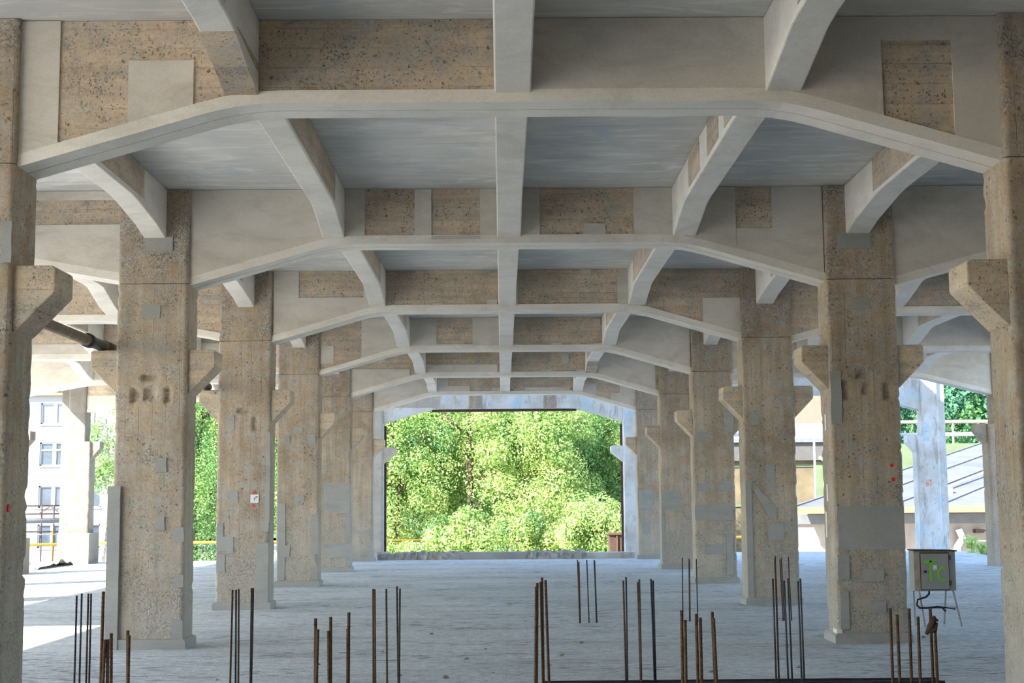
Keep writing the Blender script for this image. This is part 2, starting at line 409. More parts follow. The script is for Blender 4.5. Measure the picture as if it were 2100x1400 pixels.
COLUMN_PATCHES = {('L', 1): [(-3.76, -3.68, 3.46, 3.78)], ('L', 2): [(-4.2, -3.87, 4.62, 4.78), (-4.21, -4.0, 3.82, 3.98), (-3.81, -3.68, 1.22, 1.38), (-3.78, -3.67, 0.7, 0.84), (-4.0, -3.9, 1.36, 1.51), (-4.01, -3.89, 2.02, 2.18), (-3.8, -3.67, 0.1, 0.33)], ('L', 3): [(-4.36, -4.24, 2.82, 3.02), (-4.34, -4.17, 1.66, 1.84), (-4.49, -4.39, 1.11, 1.34), (-4.49, -4.23, 0.9, 1.13), (-4.49, -4.36, 0.58, 0.86), (-3.74, -3.67, 1.35, 2.77), (-3.8, -3.68, 1.21, 1.37), (-3.86, -3.68, 0.07, 1.03)], ('L', 4): [(-4.18, -4.0, 3.05, 3.16), (-3.9, -3.74, 2.83, 3.02), (-4.35, -4.25, 2.83, 3.0), (-4.14, -3.95, 1.69, 1.79), (-4.47, -4.33, 0.13, 1.65), (-4.47, -4.23, 0.58, 0.82), (-3.81, -3.67, 0.63, 1.42), (-3.8, -3.66, 0.14, 0.4)], ('L', 5): [(-4.32, -3.68, 1.6, 2.13), (-4.31, -3.68, 1.4, 1.6), (-3.79, -3.67, 0.14, 1.4), (-4.31, -3.67, 0.34, 0.68)], ('L', 6): [(-4.19, -3.68, 0.77, 0.86), (-3.83, -3.68, 0.1, 0.59)], ('R', 2): [(3.99, 4.39, 4.59, 4.78), (4.14, 4.35, 3.87, 4.0), (3.83, 3.98, 2.52, 3.14), (3.88, 4.66, 1.07, 1.56), (3.87, 4.0, 0.73, 1.01), (4.16, 4.4, 0.7, 0.84), (4.58, 4.66, 0.69, 0.86), (3.88, 3.98, 0.16, 0.59), (4.23, 4.41, 0.34, 0.48), (4.59, 4.66, 0.17, 0.38)], ('R', 3): [(3.97, 4.09, 2.83, 3.03), (4.18, 4.32, 1.94, 2.2), (4.19, 4.32, 1.75, 1.91), (4.19, 4.44, 1.01, 1.27), (4.44, 4.63, 1.14, 1.22), (4.58, 4.65, 1.16, 1.35), (3.83, 3.94, 0.12, 1.95)], ('R', 4): [(3.93, 4.08, 2.79, 3.0), (3.92, 4.13, 1.81, 1.99), (4.34, 4.59, 1.81, 2.02), (4.47, 4.66, 3.0, 3.39), (3.85, 4.61, 1.25, 1.55), (4.04, 4.46, 0.57, 0.76), (4.46, 4.6, 0.17, 0.97)], ('R', 5): [(3.85, 4.3, 1.41, 1.88), (3.81, 3.92, 0.17, 1.39)], ('R', 6): [(3.88, 4.27, 1.37, 1.95), (3.97, 4.19, 0.7, 1.04)]}
MARKS = {('L', 1): [(-3.66, 1.63)], ('L', 3): [(-3.91, 1.82), (-3.92, 1.61)], ('R', 2): [(4.54, 2.03), (4.55, 1.87)]}
PLATE = [-3.97, -3.84, 1.66, 1.79]
SLOTS = {('L', 2): [(-4.17, -4.04, 3.1, 3.14), (-4.32, -4.28, 2.86, 2.99), (-4.24, -4.2, 2.87, 2.95), (-3.9, -3.86, 2.85, 2.98), (-4.14, -4.05, 2.89, 2.97)], ('L', 3): [(-4.17, -4.04, 3.11, 3.15), (-3.93, -3.89, 2.82, 3.01)], ('R', 2): [(4.0, 4.05, 2.81, 3.0), (4.5, 4.56, 2.82, 2.97), (4.18, 4.31, 3.07, 3.12), (4.24, 4.31, 2.88, 2.97)]}
REBAR = [
    ('near left', -2.595, -1.276, 1.09, -2.601, 0.02),
    ('near left', -2.526, -1.462, 0.8, -2.546, 0.02),
    ('near left', -2.511, -1.45, 0.8, -2.504, 0.02),
    ('near left', -2.546, -1.244, 0.82, -2.532, 0.02),
    ('near left', -2.418, -1.327, 0.84, -2.4, 0.02),
    ('near left', -2.392, -1.394, 0.82, -2.392, 0.02),
    ('left beside column', -3.526, 1.295, 0.9, -3.528, 0.016),
    ('left beside column', -3.563, 1.561, 0.9, -3.564, 0.016),
    ('left beside column', -3.505, 1.554, 0.9, -3.506, 0.016),
    ('left beside column', -3.481, 1.55, 0.9, -3.478, 0.016),
    ('second left', -2.355, 1.913, 0.9, -2.366, 0.016),
    ('second left', -2.324, 1.909, 0.9, -2.317, 0.016),
    ('second left', -2.326, 2.047, 0.9, -2.318, 0.016),
    ('second left', -2.229, 2.139, 0.9, -2.23, 0.016),
    ('second left', -2.214, 2.137, 0.9, -2.222, 0.016),
    ('near centre left', -1.259, -0.953, 0.88, -1.258, 0.02),
    ('near centre left', -1.226, -1.09, 0.82, -1.24, 0.02),
    ('near centre left', -1.141, -1.205, 0.82, -1.127, 0.02),
    ('near centre left', -1.172, -0.836, 0.88, -1.167, 0.02),
    ('near centre left', -1.055, -0.774, 0.9, -1.056, 0.02),
    ('near centre left', -1.031, -1.055, 0.82, -1.03, 0.02),
    ('centre left', -1.131, 1.901, 0.9, -1.125, 0.016),
    ('centre left', -1.111, 1.83, 0.9, -1.102, 0.016),
    ('centre left', -1.013, 1.864, 0.9, -1.003, 0.016),
    ('centre left', -0.928, 1.96, 0.92, -0.913, 0.016),
    ('centre left', -0.896, 1.882, 0.9, -0.902, 0.016),
    ('centre', 0.255, 0.385, 1.0, 0.237, 0.02),
    ('centre', 0.265, 0.441, 1.02, 0.248, 0.02),
    ('centre', 0.292, 0.477, 1.03, 0.308, 0.02),
    ('centre', 0.307, 0.639, 1.05, 0.312, 0.02),
    ('centre', 0.331, 0.541, 1.04, 0.357, 0.02),
    ('centre right', 1.105, 2.55, 0.92, 1.115, 0.016),
    ('centre right', 1.148, 2.753, 0.94, 1.146, 0.016),
    ('centre right', 1.232, 2.496, 0.91, 1.244, 0.016),
    ('centre right', 1.245, 2.474, 0.93, 1.248, 0.016),
    ('centre right', 1.355, 2.506, 0.93, 1.371, 0.016),
    ('centre right', 1.375, 2.509, 0.92, 1.382, 0.016),
    ('near right', 1.216, -0.827, 0.9, 1.212, 0.02),
    ('near right', 1.221, -0.969, 0.85, 1.216, 0.02),
    ('near right', 1.313, -0.846, 0.88, 1.317, 0.02),
    ('near right', 1.331, -0.912, 0.86, 1.331, 0.02),
    ('near right', 1.428, -0.805, 0.89, 1.447, 0.02),
    ('near right', 1.413, -0.961, 0.86, 1.435, 0.02),
    ('right', 2.447, 2.376, 0.93, 2.452, 0.016),
    ('right', 2.478, 2.396, 0.93, 2.48, 0.016),
    ('right', 2.54, 2.329, 0.92, 2.552, 0.016),
    ('right', 2.601, 2.459, 0.93, 2.613, 0.016),
    ('right', 2.646, 2.234, 0.92, 2.653, 0.016),
    ('right', 2.694, 2.362, 0.93, 2.702, 0.016),
    ('far right corner', 2.644, -0.815, 0.9, 2.643, 0.02),
    ('far right corner', 2.645, -0.976, 0.87, 2.65, 0.02),
    ('far right corner', 2.762, -0.855, 0.9, 2.759, 0.02),
    ('far right corner', 2.783, -0.987, 0.86, 2.779, 0.02),
    ('far right corner', 2.889, -0.913, 0.9, 2.89, 0.02),
    ('far right corner', 2.901, -0.959, 0.86, 2.908, 0.02),
    ('far centre', 1.02, 8.94, 0.85, 1.04, 0.016),
    ('far centre', 1.04, 8.97, 0.82, 1.05, 0.016),
    ('far centre', 1.15, 9.0, 0.84, 1.17, 0.016),
    ('far centre', 1.25, 8.99, 0.84, 1.27, 0.016),
    ('far centre', 1.26, 9.03, 0.83, 1.28, 0.016),
    ('far right of centre', 2.47, 9.09, 0.86, 2.46, 0.016),
    ('far right of centre', 2.56, 9.08, 0.85, 2.55, 0.016),
    ('far right of centre', 2.57, 9.1, 0.83, 2.56, 0.016),
    ('far right of centre', 2.66, 9.07, 0.84, 2.66, 0.016),
    ('far right', 3.74, 9.03, 0.87, 3.74, 0.016),
    ('far right', 3.73, 9.03, 0.84, 3.74, 0.016),
    ('far right', 3.8, 9.02, 0.83, 3.82, 0.016),
    ('far right', 3.82, 9.02, 0.85, 3.84, 0.016),
    ('far right', 3.92, 9.04, 0.86, 3.94, 0.016),
]

# ------------------------------------------------------------------ the frame's measures (metres; y runs down the hall)
BAY = 6.0
ORD = ['', 'first', 'second', 'third', 'fourth', 'fifth', 'sixth', 'seventh']
def FY(i): return (i - 1) * BAY
LX0, LX1 = -4.51, -3.67          # left row of hall columns
RX0, RX1 = 3.845, 4.67           # right row
SLAB = 5.365
TOPS = SLAB - 0.003              # where columns, beams and ribs stop, just under the slab
BT = 0.43                        # beam thickness
rnd = random.Random(7)

def vnoise(n, step, seed, amp=1.0):
    r = np.random.RandomState(seed); k = int(n/step) + 3
    a = r.rand(k); x = np.arange(n)/step; i = x.astype(int); f = x - i; f = f*f*(3-2*f)
    return amp*(a[i]*(1-f) + a[i+1]*f)

# ------------------------------------------------------------------ ceiling, floor, ground
c = MB()
c.box(-10.9, 12.9, -16.4, 24.45, SLAB, 5.57)
c.box(-13.35, -10.9, -16.4, 0.44, SLAB, 5.57)
c.box(-13.35, -10.9, 6.0, 24.45, SLAB, 5.57)
c.box(-13.35, 4.9, 24.45, 30.46, SLAB, 5.57)
tag(c.build('ceiling', M['slab']), kind='structure')
# added storey, out of view: keeps the sun off the frame beyond
u = MB(); u.box(-12.9, 4.9, 30.1, 30.46, 5.57, 12.2); u.box(4.55, 4.9, 24.1, 30.1, 5.57, 12.2); u.box(4.9, 12.9, 24.1, 24.45, 5.57, 12.2); u.box(-12.9, 12.9, -16.4, 24.1, 12.0, 12.2); u.box(-12.9, 4.9, 24.1, 30.46, 12.0, 12.2)
tag(u.build('wall_added_sun_block', M['mortar']), kind='structure')

bw = MB(); bw.box(-12.9, 12.9, -16.4, -16.0, 0.0, SLAB)  # unseen end wall, added to cut the light from behind
tag(bw.build('wall_rear_added', M['bareH']), kind='structure')
bw = MB(); bw.box(12.735, 12.95, -16.0, 3.0, 0.0, SLAB)  # unseen side wall, added to darken the right of the hall
tag(bw.build('wall_right_added', M['bareH']), kind='structure')
f = MB()
f.box(-13.1, 14.0, -16.4, 31.25, -0.35, 0.0)
f.box(4.9, 14.3, 31.25, 34.6, -0.35, 0.0)
tag(f.build('floor', M['floor']), kind='structure')
g = MB(); g.box(-220, 300, -120, 420, -2.5, -2.0)
tag(g.build('ground', M['gravel']), kind='structure')

# ------------------------------------------------------------------ columns
def shaft_mesh(x0, x1, y0, y1, z0, z1, seed, slots=(), res=0.032, chip=0.05):
    """a column shaft: fine grid, chipped arrises, small pockets pushed into the front"""
    rs = np.random.RandomState(seed)
    nx = max(4, int((x1-x0)/res)); ny = max(3, int((y1-y0)/0.06)); nz = max(4, int((z1-z0)/res))
    c = 0.022
    ring = []                                                      # (x,y,nx,ny,corner)
    for k in range(nx+1): ring.append((x0+c+(x1-x0-2*c)*k/nx, y0, 0, 1, 0))
    for k in range(ny+1): ring.append((x1, y0+c+(y1-y0-2*c)*k/ny, -1, 0, 0))
    for k in range(3): ring.append((x1-c-(x1-x0-2*c)*k/2, y1, 0, -1, 0))
    for k in range(ny+1): ring.append((x0, y1-c-(y1-y0-2*c)*k/ny, 1, 0, 0))
    ring = np.array(ring); R = len(ring)
    zs = np.linspace(z0, z1, nz+1)
    V = np.zeros((nz+1, R, 3)); V[:,:,0] = ring[:,0]; V[:,:,1] = ring[:,1]; V[:,:,2] = zs[:,None]
    # low waviness of the faces
    a = vnoise(R*(nz+1), 2.2, seed).reshape(nz+1, R)*0.004
    V[:,:,0] += ring[:,2]*a; V[:,:,1] += ring[:,3]*a
    # chipped corners
    for cx, cy, sx, sy in ((x0,y0,1,1),(x1,y0,-1,1),(x1,y1,-1,-1),(x0,y1,1,-1)):
        n = vnoise(nz+1, 1.6, rs.randint(1e6)); n2 = vnoise(nz+1, 9.0, rs.randint(1e6))
        ch = np.clip(n*0.7+n2*0.6-0.78, 0, 1)*chip*2.0
        for j in range(R):
            d = math.hypot(ring[j,0]-cx, ring[j,1]-cy)
            w = max(0.0, 1-d/0.055)
            if w > 0:
                V[:,j,0] += sx*ch*w*0.7; V[:,j,1] += sy*ch*w*0.7
    for (a0, a1, b0, b1) in slots:
        mk = (V[:,:,0] > a0-0.012) & (V[:,:,0] < a1+0.012) & (V[:,:,2] > b0-0.012) & (V[:,:,2] < b1+0.012) & (ring[:,3][None,:] > 0.5)
        V[:,:,1] += mk*0.05*(0.6+0.6*rs.rand(nz+1, R))
    idx = np.arange((nz+1)*R).reshape(nz+1, R)
    nxt = np.roll(idx, -1, axis=1)
    F = np.stack([idx[:-1], nxt[:-1], nxt[1:], idx[1:]], -1).reshape(-1, 4)
    return V.reshape(-1, 3), F

def quad_patch(mb, x0, x1, z0, z1, y, t=0.012, rs=None):
    """a trowelled rectangle standing a little proud of a face that looks towards -y"""
    rs = rs or rnd; j = lambda: rs.uniform(-0.006, 0.006)
    n = 4; pts = []
    for k in range(n): pts.append((x0+(x1-x0)*k/n, z0+j()))
    for k in range(n): pts.append((x1+j(), z0+(z1-z0)*k/n))
    for k in range(n): pts.append((x1-(x1-x0)*k/n, z1+j()))
    for k in range(n): pts.append((x0+j(), z1-(z1-z0)*k/n))
    return mb.prism_xz(pts, y-t, y+0.02)

def corbel_poly(xf, s):
    """xf: face of the column, s: direction it sticks out"""
    return [(xf-s*0.01, 3.45), (xf+s*0.285, 3.45), (xf+s*0.31, 3.43), (xf+s*0.31, 3.25), (xf+s*0.02, 2.95), (xf-s*0.01, 2.93)]

def hall_column(side, i, label, mat='bareV'):
    x0, x1 = (LX0, LX1) if side == 'L' else (RX0, RX1)
    y0 = FY(i)-0.07; y1 = FY(i)+0.455
    root = tag(empty('concrete_column', ((x0+x1)/2, FY(i)+0.2, 0)), label, 'column', 'columns of the hall', 'thing')
    seed = 100*i + (1 if side == 'L' else 2)
    V, F = shaft_mesh(x0, x1, y0, y1, 0.0, 4.225, seed, SLOTS.get((side, i), ()))
    np_mesh('shaft', V, F, M[mat], root)
    V, F = shaft_mesh(x0+0.004, x1-0.004, y0+0.006, y1-0.004, 4.232, TOPS, seed+5, chip=0.04)
    np_mesh('column_head', V, F, M['head' if mat == 'bareV' else mat], root)
    for s, xf in ((-1, x0), (1, x1)):
        cb = MB().prism_xz(corbel_poly(xf, s), y0+0.05, y1-0.03)
        b = cb.build('corbel', M['bareH' if mat == 'bareV' else mat], root)
        bv = b.modifiers.new('soft_edges', 'BEVEL'); bv.width = 0.012; bv.segments = 2
    if mat == 'bareV':
        pl = MB(); p = 0.035
        pl.prism_xz([(x0-p, 0), (x1+p, 0), (x1+p, 0.085), (x1+0.01, 0.115), (x0-0.01, 0.115), (x0-p, 0.085)], y0-p, y1+p)
        pl.build('plinth', M['patch'], root)
    rs = random.Random(seed)
    for kp, (a, b_, z0, z1) in enumerate(COLUMN_PATCHES.get((side, i), ())):
        a = max(a, x0+0.004); b_ = min(b_, x1-0.004)
        quad_patch(pm := MB(), a, b_, z0, z1, y0, 0.008+0.0013*kp, rs)
        pm.build('repair_patch', M['patch'], root)
    return root

HALL = {
 ('L',1): 'board-marked concrete column cut by the left edge, nearest on the left',
 ('L',2): 'tan concrete column with four dark slots, second in the left row',
 ('L',3): 'tan concrete column carrying a small white plate between red dots',
 ('L',4): 'fourth concrete column of the left row, grey strips down both sides',
 ('L',5): 'fifth column of the left row, grey mortar framing a rough window low down',
 ('L',6): 'last tan column of the left row, beside the left end of the kerb',
 ('R',1): 'dark concrete column cut by the right edge, nearest on the right',
 ('R',2): 'wide concrete column with one big grey patch, standing beside the cabinet',
 ('R',3): 'third column of the right row, with a slanting grey repair strip',
 ('R',4): 'fourth concrete column of the right row, with a wide grey band low down',
 ('R',5): 'fifth and narrow-looking column of the right row, tan left face lit',
 ('R',6): 'last brown column of the right row, beside the right end of the kerb',
}
roots = {}
for (sd, i), lb in HALL.items(): roots[sd, i] = hall_column(sd, i, lb)

# slanting strip on the third right column
st = MB().prism_xz([(3.975, 1.80), (4.04, 1.83), (4.33, 1.52), (4.33, 1.34), (4.22, 1.36)], FY(3)-0.08, FY(3)-0.05)
st.build('repair_strip', M['patch'], roots['R',3])
# grey strip up the outer edge of the second left column, proud of the shaft
st = MB().box(LX0-0.045, LX0+0.10, FY(2)-0.118, FY(2)+0.3, 0, 1.86)
st.build('repair_strip', M['patch'], roots['L',2])
st = MB().box(RX0-0.012, RX0+0.05, FY(2)-0.085, FY(2)+0.1, 0.0, 0.16)
st.build('broken_corner', M['pale'], roots['R',2])
def dot(parent, x, z, y, r, name='red_dot', mat='red', lab=None):
    mb = MB(); n = 9
    pts = [(x+r*math.cos(2*math.pi*k/n)*rnd.uniform(.8,1.15), z+r*math.sin(2*math.pi*k/n)*rnd.uniform(.8,1.2)) for k in range(n)]
    o = mb.prism_xz(pts, y-0.006, y+0.01).build(name, M[mat], parent)
    if lab: o['label'] = lab
for k, pts in MARKS.items():
    for x, z in pts:
        if k == ('L',1):
            MB().prism_yz([(0.0+0.022*math.cos(q), z+0.03*math.sin(q)) for q in [2*math.pi*w/9 for w in range(9)]], LX1-0.02, LX1+0.008).build('red_dot', M['red'], roots[k])['label'] = 'red survey dot'
            continue
        dot(roots[k], x, z, FY(k[1])-0.07, 0.022, lab='red survey dot')
pl = MB().box(PLATE[0], PLATE[1], FY(3)-0.082, FY(3)-0.06, PLATE[2], PLATE[3]).build('survey_plate', M['sticker'], roots['L',3])
pl['label'] = 'white survey plate'
ink = MB(); px, pz = (PLATE[0]+PLATE[1])/2, (PLATE[2]+PLATE[3])/2; yy = FY(3)-0.085
ink.box(px-0.022, px+0.012, yy, yy+0.006, pz-0.004, pz+0.003); ink.box(px-0.008, px-0.002, yy, yy+0.006, pz-0.03, pz+0.012)
ink.box(px+0.016, px+0.05, yy, yy+0.006, pz+0.022, pz+0.036); ink.box(px+0.002, px+0.03, yy, yy+0.006, pz+0.012, pz+0.02)
ink.build('ink_mark', M['blueink'], pl)
# bearing pads under the ribs, whitish smears on inner faces of the right row
for zz, h, yy, dx in ((2.55, 0.19, 0.18, 0), (1.72, 0.20, 0.2, 0), (1.35, .3, .3, 0)):
    mb = MB().box(RX0-0.008, RX0+0.02, FY(2)+yy-0.035, FY(2)+yy+0.035, zz-h/2, zz+h/2)
    mb.build('mortar_smear', M['pale'], roots['R',2])

# outer rows: narrower above the crane corbel, wider below
def outer_column(side, i, label, mat='bareV'):
    s = -1 if side == 'L' else 1
    xu, xl, xo = (-11.85, -11.70, -12.35) if side == 'L' else (12.01, 11.85, 12.50)
    y0, y1 = FY(i)-0.06, FY(i)+0.44
    root = tag(empty('outer_column', ((xl+xo)/2, FY(i)+0.2, 0)), label, 'column', 'columns of the outer rows', 'thing')
    seed = 900+10*i+(s > 0)
    a, b = sorted((xl, xo)); V, F = shaft_mesh(a, b, y0, y1, 0.0, 3.44, seed, res=0.05, chip=0.04); np_mesh('shaft', V, F, M[mat], root)
    a, b = sorted((xu, xo)); V, F = shaft_mesh(a, b, y0, y1, 3.44, TOPS, seed+3, res=0.05, chip=0.04); np_mesh('upper_shaft', V, F, M[mat], root)
    MB().prism_xz([(xl+s*0.01, 3.44), (xl-s*0.24, 3.44), (xl-s*0.24, 3.24), (xl+s*0.01, 2.95)], y0+0.06, y1-0.04).build('corbel', M[mat], root)
    a, b = sorted((xo+s*0.02, xo+s*0.22)); MB().box(a, b, y0+0.1, y1, 0.0, 4.95).build('wall_nib', M[mat], root)
    if side == 'L':
        MB().prism_yz([(y0-0.40, 0), (y1+0.1, 0), (y1+0.1, 0.86), (y0-0.36, 0.86), (y0-0.40, 0.82)], -12.46, -11.57).build('plinth', M['whitesun'], root)
    return root
for i in range(1, 7):
    outer_column('L', i, ('sunlit pale column on a tall plinth in front of the white house' if i == 6 else
        f'outer concrete column on a plinth at the far left, in line with the {ORD[i]} crossbeam'), 'whitesun')
for i in range(1, 7):
    r_ = outer_column('R', i, ('bluish weathered outer column rising behind the grey cabinet' if i == 6 else
        f'outer concrete column at the far right, in line with the {ORD[i]} crossbeam'), 'white' if i == 6 else 'bareV')
    if i == 6:
        t = MB()   # an orange chalk 15 turned on its side
        x, z, y = 12.15, 2.07, FY(6)-0.072
        t.box(x-0.075, x+0.075, y, y+0.03, z+0.075, z+0.092); t.box(x+0.05, x+0.075, y, y+0.03, z+0.05, z+0.11)
        t.box(x-0.07, x-0.05, y, y+0.03, z-0.09, z+0.03); t.box(x-0.05, x+0.0, y, y+0.03, z+0.015, z+0.032)
        t.box(x-0.02, x-0.0, y, y+0.03, z-0.06, z+0.02); t.box(x+0.0, x+0.06, y, y+0.03, z-0.065, z-0.045); t.box(x+0.05, x+0.07, y, y+0.03, z-0.05, z+0.02)
        t.build('chalk_mark', M['orange'], r_)['label'] = 'orange chalk mark'

# ------------------------------------------------------------------ crossbeams
def soffit(xa, xb, ka, kb, ze, zk):
    """rounded trapezoid line under a crossbeam"""
    def bend(p0, p1, p2, r=0.30):
        o = []
        for k in range(5):
            t = k/4
            d0 = (Vector(p0)-Vector(p1)).normalized()*r; d2 = (Vector(p2)-Vector(p1)).normalized()*r
            q0 = Vector(p1)+d0; q2 = Vector(p1)+d2
            q = q0*(1-t)**2 + Vector(p1)*2*t*(1-t) + q2*t*t
            o.append((q.x, q.y))
        return o
    A, K1, K2, B = (xa, ze), (ka, zk), (kb, zk), (xb, ze)
    return [A] + bend(A, K1, K2) + bend(K1, K2, B) + [B]
def zline(line, x):
    for (a, za), (b, zb) in zip(line, line[1:]):
        if a <= x <= b: return za + (zb-za)*(x-a)/(b-a) if b > a else za
    return line[0][1] if x < line[0][0] else line[-1][1]

def crossbeam(i, xa, xb, ka, kb, ze, zk, patches, label, cat='beam', group=None, web='bareH', coat='mortar', y=None, ztop=TOPS, band=0.10):
    y = FY(i) if y is None else y
    line = soffit(xa, xb, ka, kb, ze, zk)
    root = tag(empty('concrete_crossbeam', ((xa+xb)/2, y+BT/2, zk)), label, cat, group, 'thing')
    e = 0.012
    ln = [(x, z+e) for x, z in line]
    MB().prism_xz(ln + [(xb, ztop), (xa, ztop)], y+e, y+BT-e).build('web', M[web], root)
    # two coats of mortar along the soffit with an open joint between
    for (a, b) in ((y-0.006, y+BT*0.49), (y+BT*0.49+0.020, y+BT+0.006)):
        mb = MB()
        up = [(x, z+(band if (a < y) == (b < y+BT*0.6) and a < y else band)) for x, z in line]
        mb.prism_xz(line + up[::-1], a, b)
        mb.build('soffit_coat', M['pale' if coat == 'mortar' else coat], root)
    rs = random.Random(i*31+int(xa*10))
    for kp, (x0, x1, z0, z1) in enumerate(patches):
        x0 = max(x0, xa+0.002); x1 = min(x1, xb-0.002)
        xs = [x0] + [x for x, _ in line if x0 < x < x1] + [x1]
        lo = [(x, (zline(line, x)+band-0.01) if z0 is None else z0+rs.uniform(-.004,.004)) for x in xs]
        hi = [(x, ztop-0.002 if z1 is None else z1+rs.uniform(-.004,.004)) for x in xs]
        MB().prism_xz(lo + hi[::-1], y-0.003-0.0014*(kp % 4), y+0.05).build('repair_patch', M[coat], root)
    return root

kL, kR = -1.98, 2.19
desc = {1: 'nearest and largest concrete crossbeam, square grey patch on tan left part',
 2: 'second crossbeam from the camera, two square tan windows left of centre',
 3: 'third crossbeam, long tan panels either side of the centre rib',
 4: 'fourth crossbeam, one tan window left of its centre rib',
 5: 'fifth crossbeam, low grey coat under a tan strip left of centre',
 6: 'sixth crossbeam, just above the painted frame of the far opening'}
for i in range(1, 7):
    crossbeam(i, LX1-0.02, RX0+0.02, kL, kR, 4.21, 4.70, MAIN_PATCHES[i], desc[i], group='crossbeams over the hall')
AL = (-11.87, LX0+0.02, -10.1, -6.2); AR = (RX1-0.02, 12.03, 6.35, 10.25)
ALP = {1: [(-12,-4,None,None)], 2: [(-12,-4,None,4.95),(-12,-4,5.25,None)], 3: [(-12,-9.3,None,None)], 4: [(-12,-4,None,4.88)], 5: [(-12,-4,None,None)], 6: [(-12,-10.5,None,4.75)]}
ARP = {1: [(4,13,None,None)], 2: [(4,13,None,None)], 3: [(10.6,13,None,None)], 4: [(4,5.6,None,None),(6.0,13,None,None)], 5: [(4,13,None,None)], 6: [(4,13,None,None)]}
for i in range(1, 7):
    crossbeam(i, AL[0], AL[1], AL[2], AL[3], 4.27, 4.58, ALP[i], f'concrete crossbeam over the left aisle at the {ORD[i]} column from the camera', group='crossbeams over the left aisle')
for i in range(1, 7):
    crossbeam(i, AR[0], AR[1], AR[2], AR[3], 4.16, 4.62, ARP[i], f'concrete crossbeam over the right aisle at the {ORD[i]} column from the camera', group='crossbeams over the right aisle',
              coat='white' if i == 6 else 'mortar', web='white' if i == 6 else 'bareH')

# the free-standing painted frame beyond the last bay
y7 = 34.9
fr = tag(empty('painted_portal_frame', (0.05, y7+0.2, -2.0)), 'free-standing bluish whitewashed frame around the far opening full of leaves', 'frame', kind='thing')
line = soffit(-3.79, 3.89, -2.3, 2.45, 4.17, 4.60)
MB().prism_xz(line + [(3.89, 5.3), (-3.79, 5.3)], y7, y7+0.42).build('crossbeam', M['white'], fr)
for s, xf, xo in ((-1, -3.79, -4.6), (1, 3.89, 4.7)):
    V, F = shaft_mesh(min(xf,xo), max(xf,xo), y7-0.05, y7+0.44, -2.0, 5.3, 71+s, res=0.06)
    mt = M['oldwhite' if s < 0 else 'white']
    np_mesh('column', V, F, mt, fr)
    MB().prism_xz([(xf+s*0.02, 3.40), (xf-s*0.38, 3.40), (xf-s*0.40, 3.37), (xf-s*0.40, 3.20), (xf+s*0.02, 2.86)], y7-0.02, y7+0.38).build('corbel', mt, fr)
    MB().box(*sorted((xf-s*0.07, xf+s*0.01)), y7+0.36, y7+0.44, -0.5, 4.1).build('edge_board', M['bark'], fr)
MB().box(-2.25, 2.4, y7+0.1, y7+0.36, 4.53, 4.60).build('edge_board', M['bark'], fr)
quad_patch(mb := MB(), -3.78, -2.0, 4.66, 5.25, y7, 0.006); mb.build('bare_patch', M['oldwhite'], fr)
for x0, x1 in ((1.35, 1.75), (-1.05, -0.62)):
    quad_patch(mb := MB(), x0, x1, 4.62, 5.2, y7, 0.008); mb.build('bare_patch', M['bareV'], fr)

# ------------------------------------------------------------------ ceiling ribs along the hall
def rib(i, x0, x1, label, group, sides=(), h0=0.95, h1=0.95, zend=4.77, ya=None, yb=None, tan_haunch=False):
    a = FY(i)+BT-0.01 if ya is None else ya; b = FY(i+1)+0.005 if yb is None else yb
    zm = 4.965
    pts = [(a, TOPS)]
    if ya is None: pts += [(a, zend), (a+0.35, zend+0.085), (a+h0, zm-0.01), (a+h0+0.3, zm)]
    else: pts += [(a, zm)]
    pts += [(b-h1-0.25, zm), (b-h1, zm-0.015), (b-0.45, zend+0.085), (b, zend), (b, TOPS)]
    root = tag(empty('ceiling_rib', ((x0+x1)/2, (a+b)/2, SLAB)), label, 'rib', group, 'thing')
    o = MB().prism_yz(pts, x0, x1).build('rib_body', M['pale'], root)
    bv = o.modifiers.new('soft_edges', 'BEVEL'); bv.width = 0.014; bv.segments = 2; bv.limit_method = 'ANGLE'
    for (sd, y0, y1, z0, z1) in sides:
        xs = x0 if sd < 0 else x1
        p = [(y0, z0+(0.0)), (y1, z0), (y1, z1), (y0, z1)]
        # keep clear of the haunches
        def zb(y):
            for (ya_, za_), (yb_, zb_) in zip(pts[1:], pts[2:]):
                if ya_ <= y <= yb_: return za_+(zb_-za_)*(y-ya_)/max(1e-6, yb_-ya_)
            return z0
        p[0] = (y0, max(z0, zb(y0)+0.05)); p[1] = (y1, max(z0, zb(y1)+0.05))
        MB().prism_yz(p, xs-0.006, xs+0.006).build('bare_panel', M['bareH'], root)
    if tan_haunch:
        p = [(b-h1, zm-0.015), (b-0.45, zend+0.085), (b-0.002, zend)]
        MB().prism_yz(p + [(y, z-0.006) for y, z in p[::-1]], x0+0.004, x1-0.004).build('bare_haunch', M['bareH'], root)
    return root
def between(i): return f'between the {ORD[i]} and {ORD[i+1]} crossbeams' if i else 'in front of the nearest crossbeam'
def sp(k, x0, x1):       # which panels show the old concrete
    r_ = random.Random(k); s = -1 if (x0+x1)/2 > 0.09 else 1
    a = r_.uniform(1.6, 2.8); return s, a
TOP = SLAB-0.01
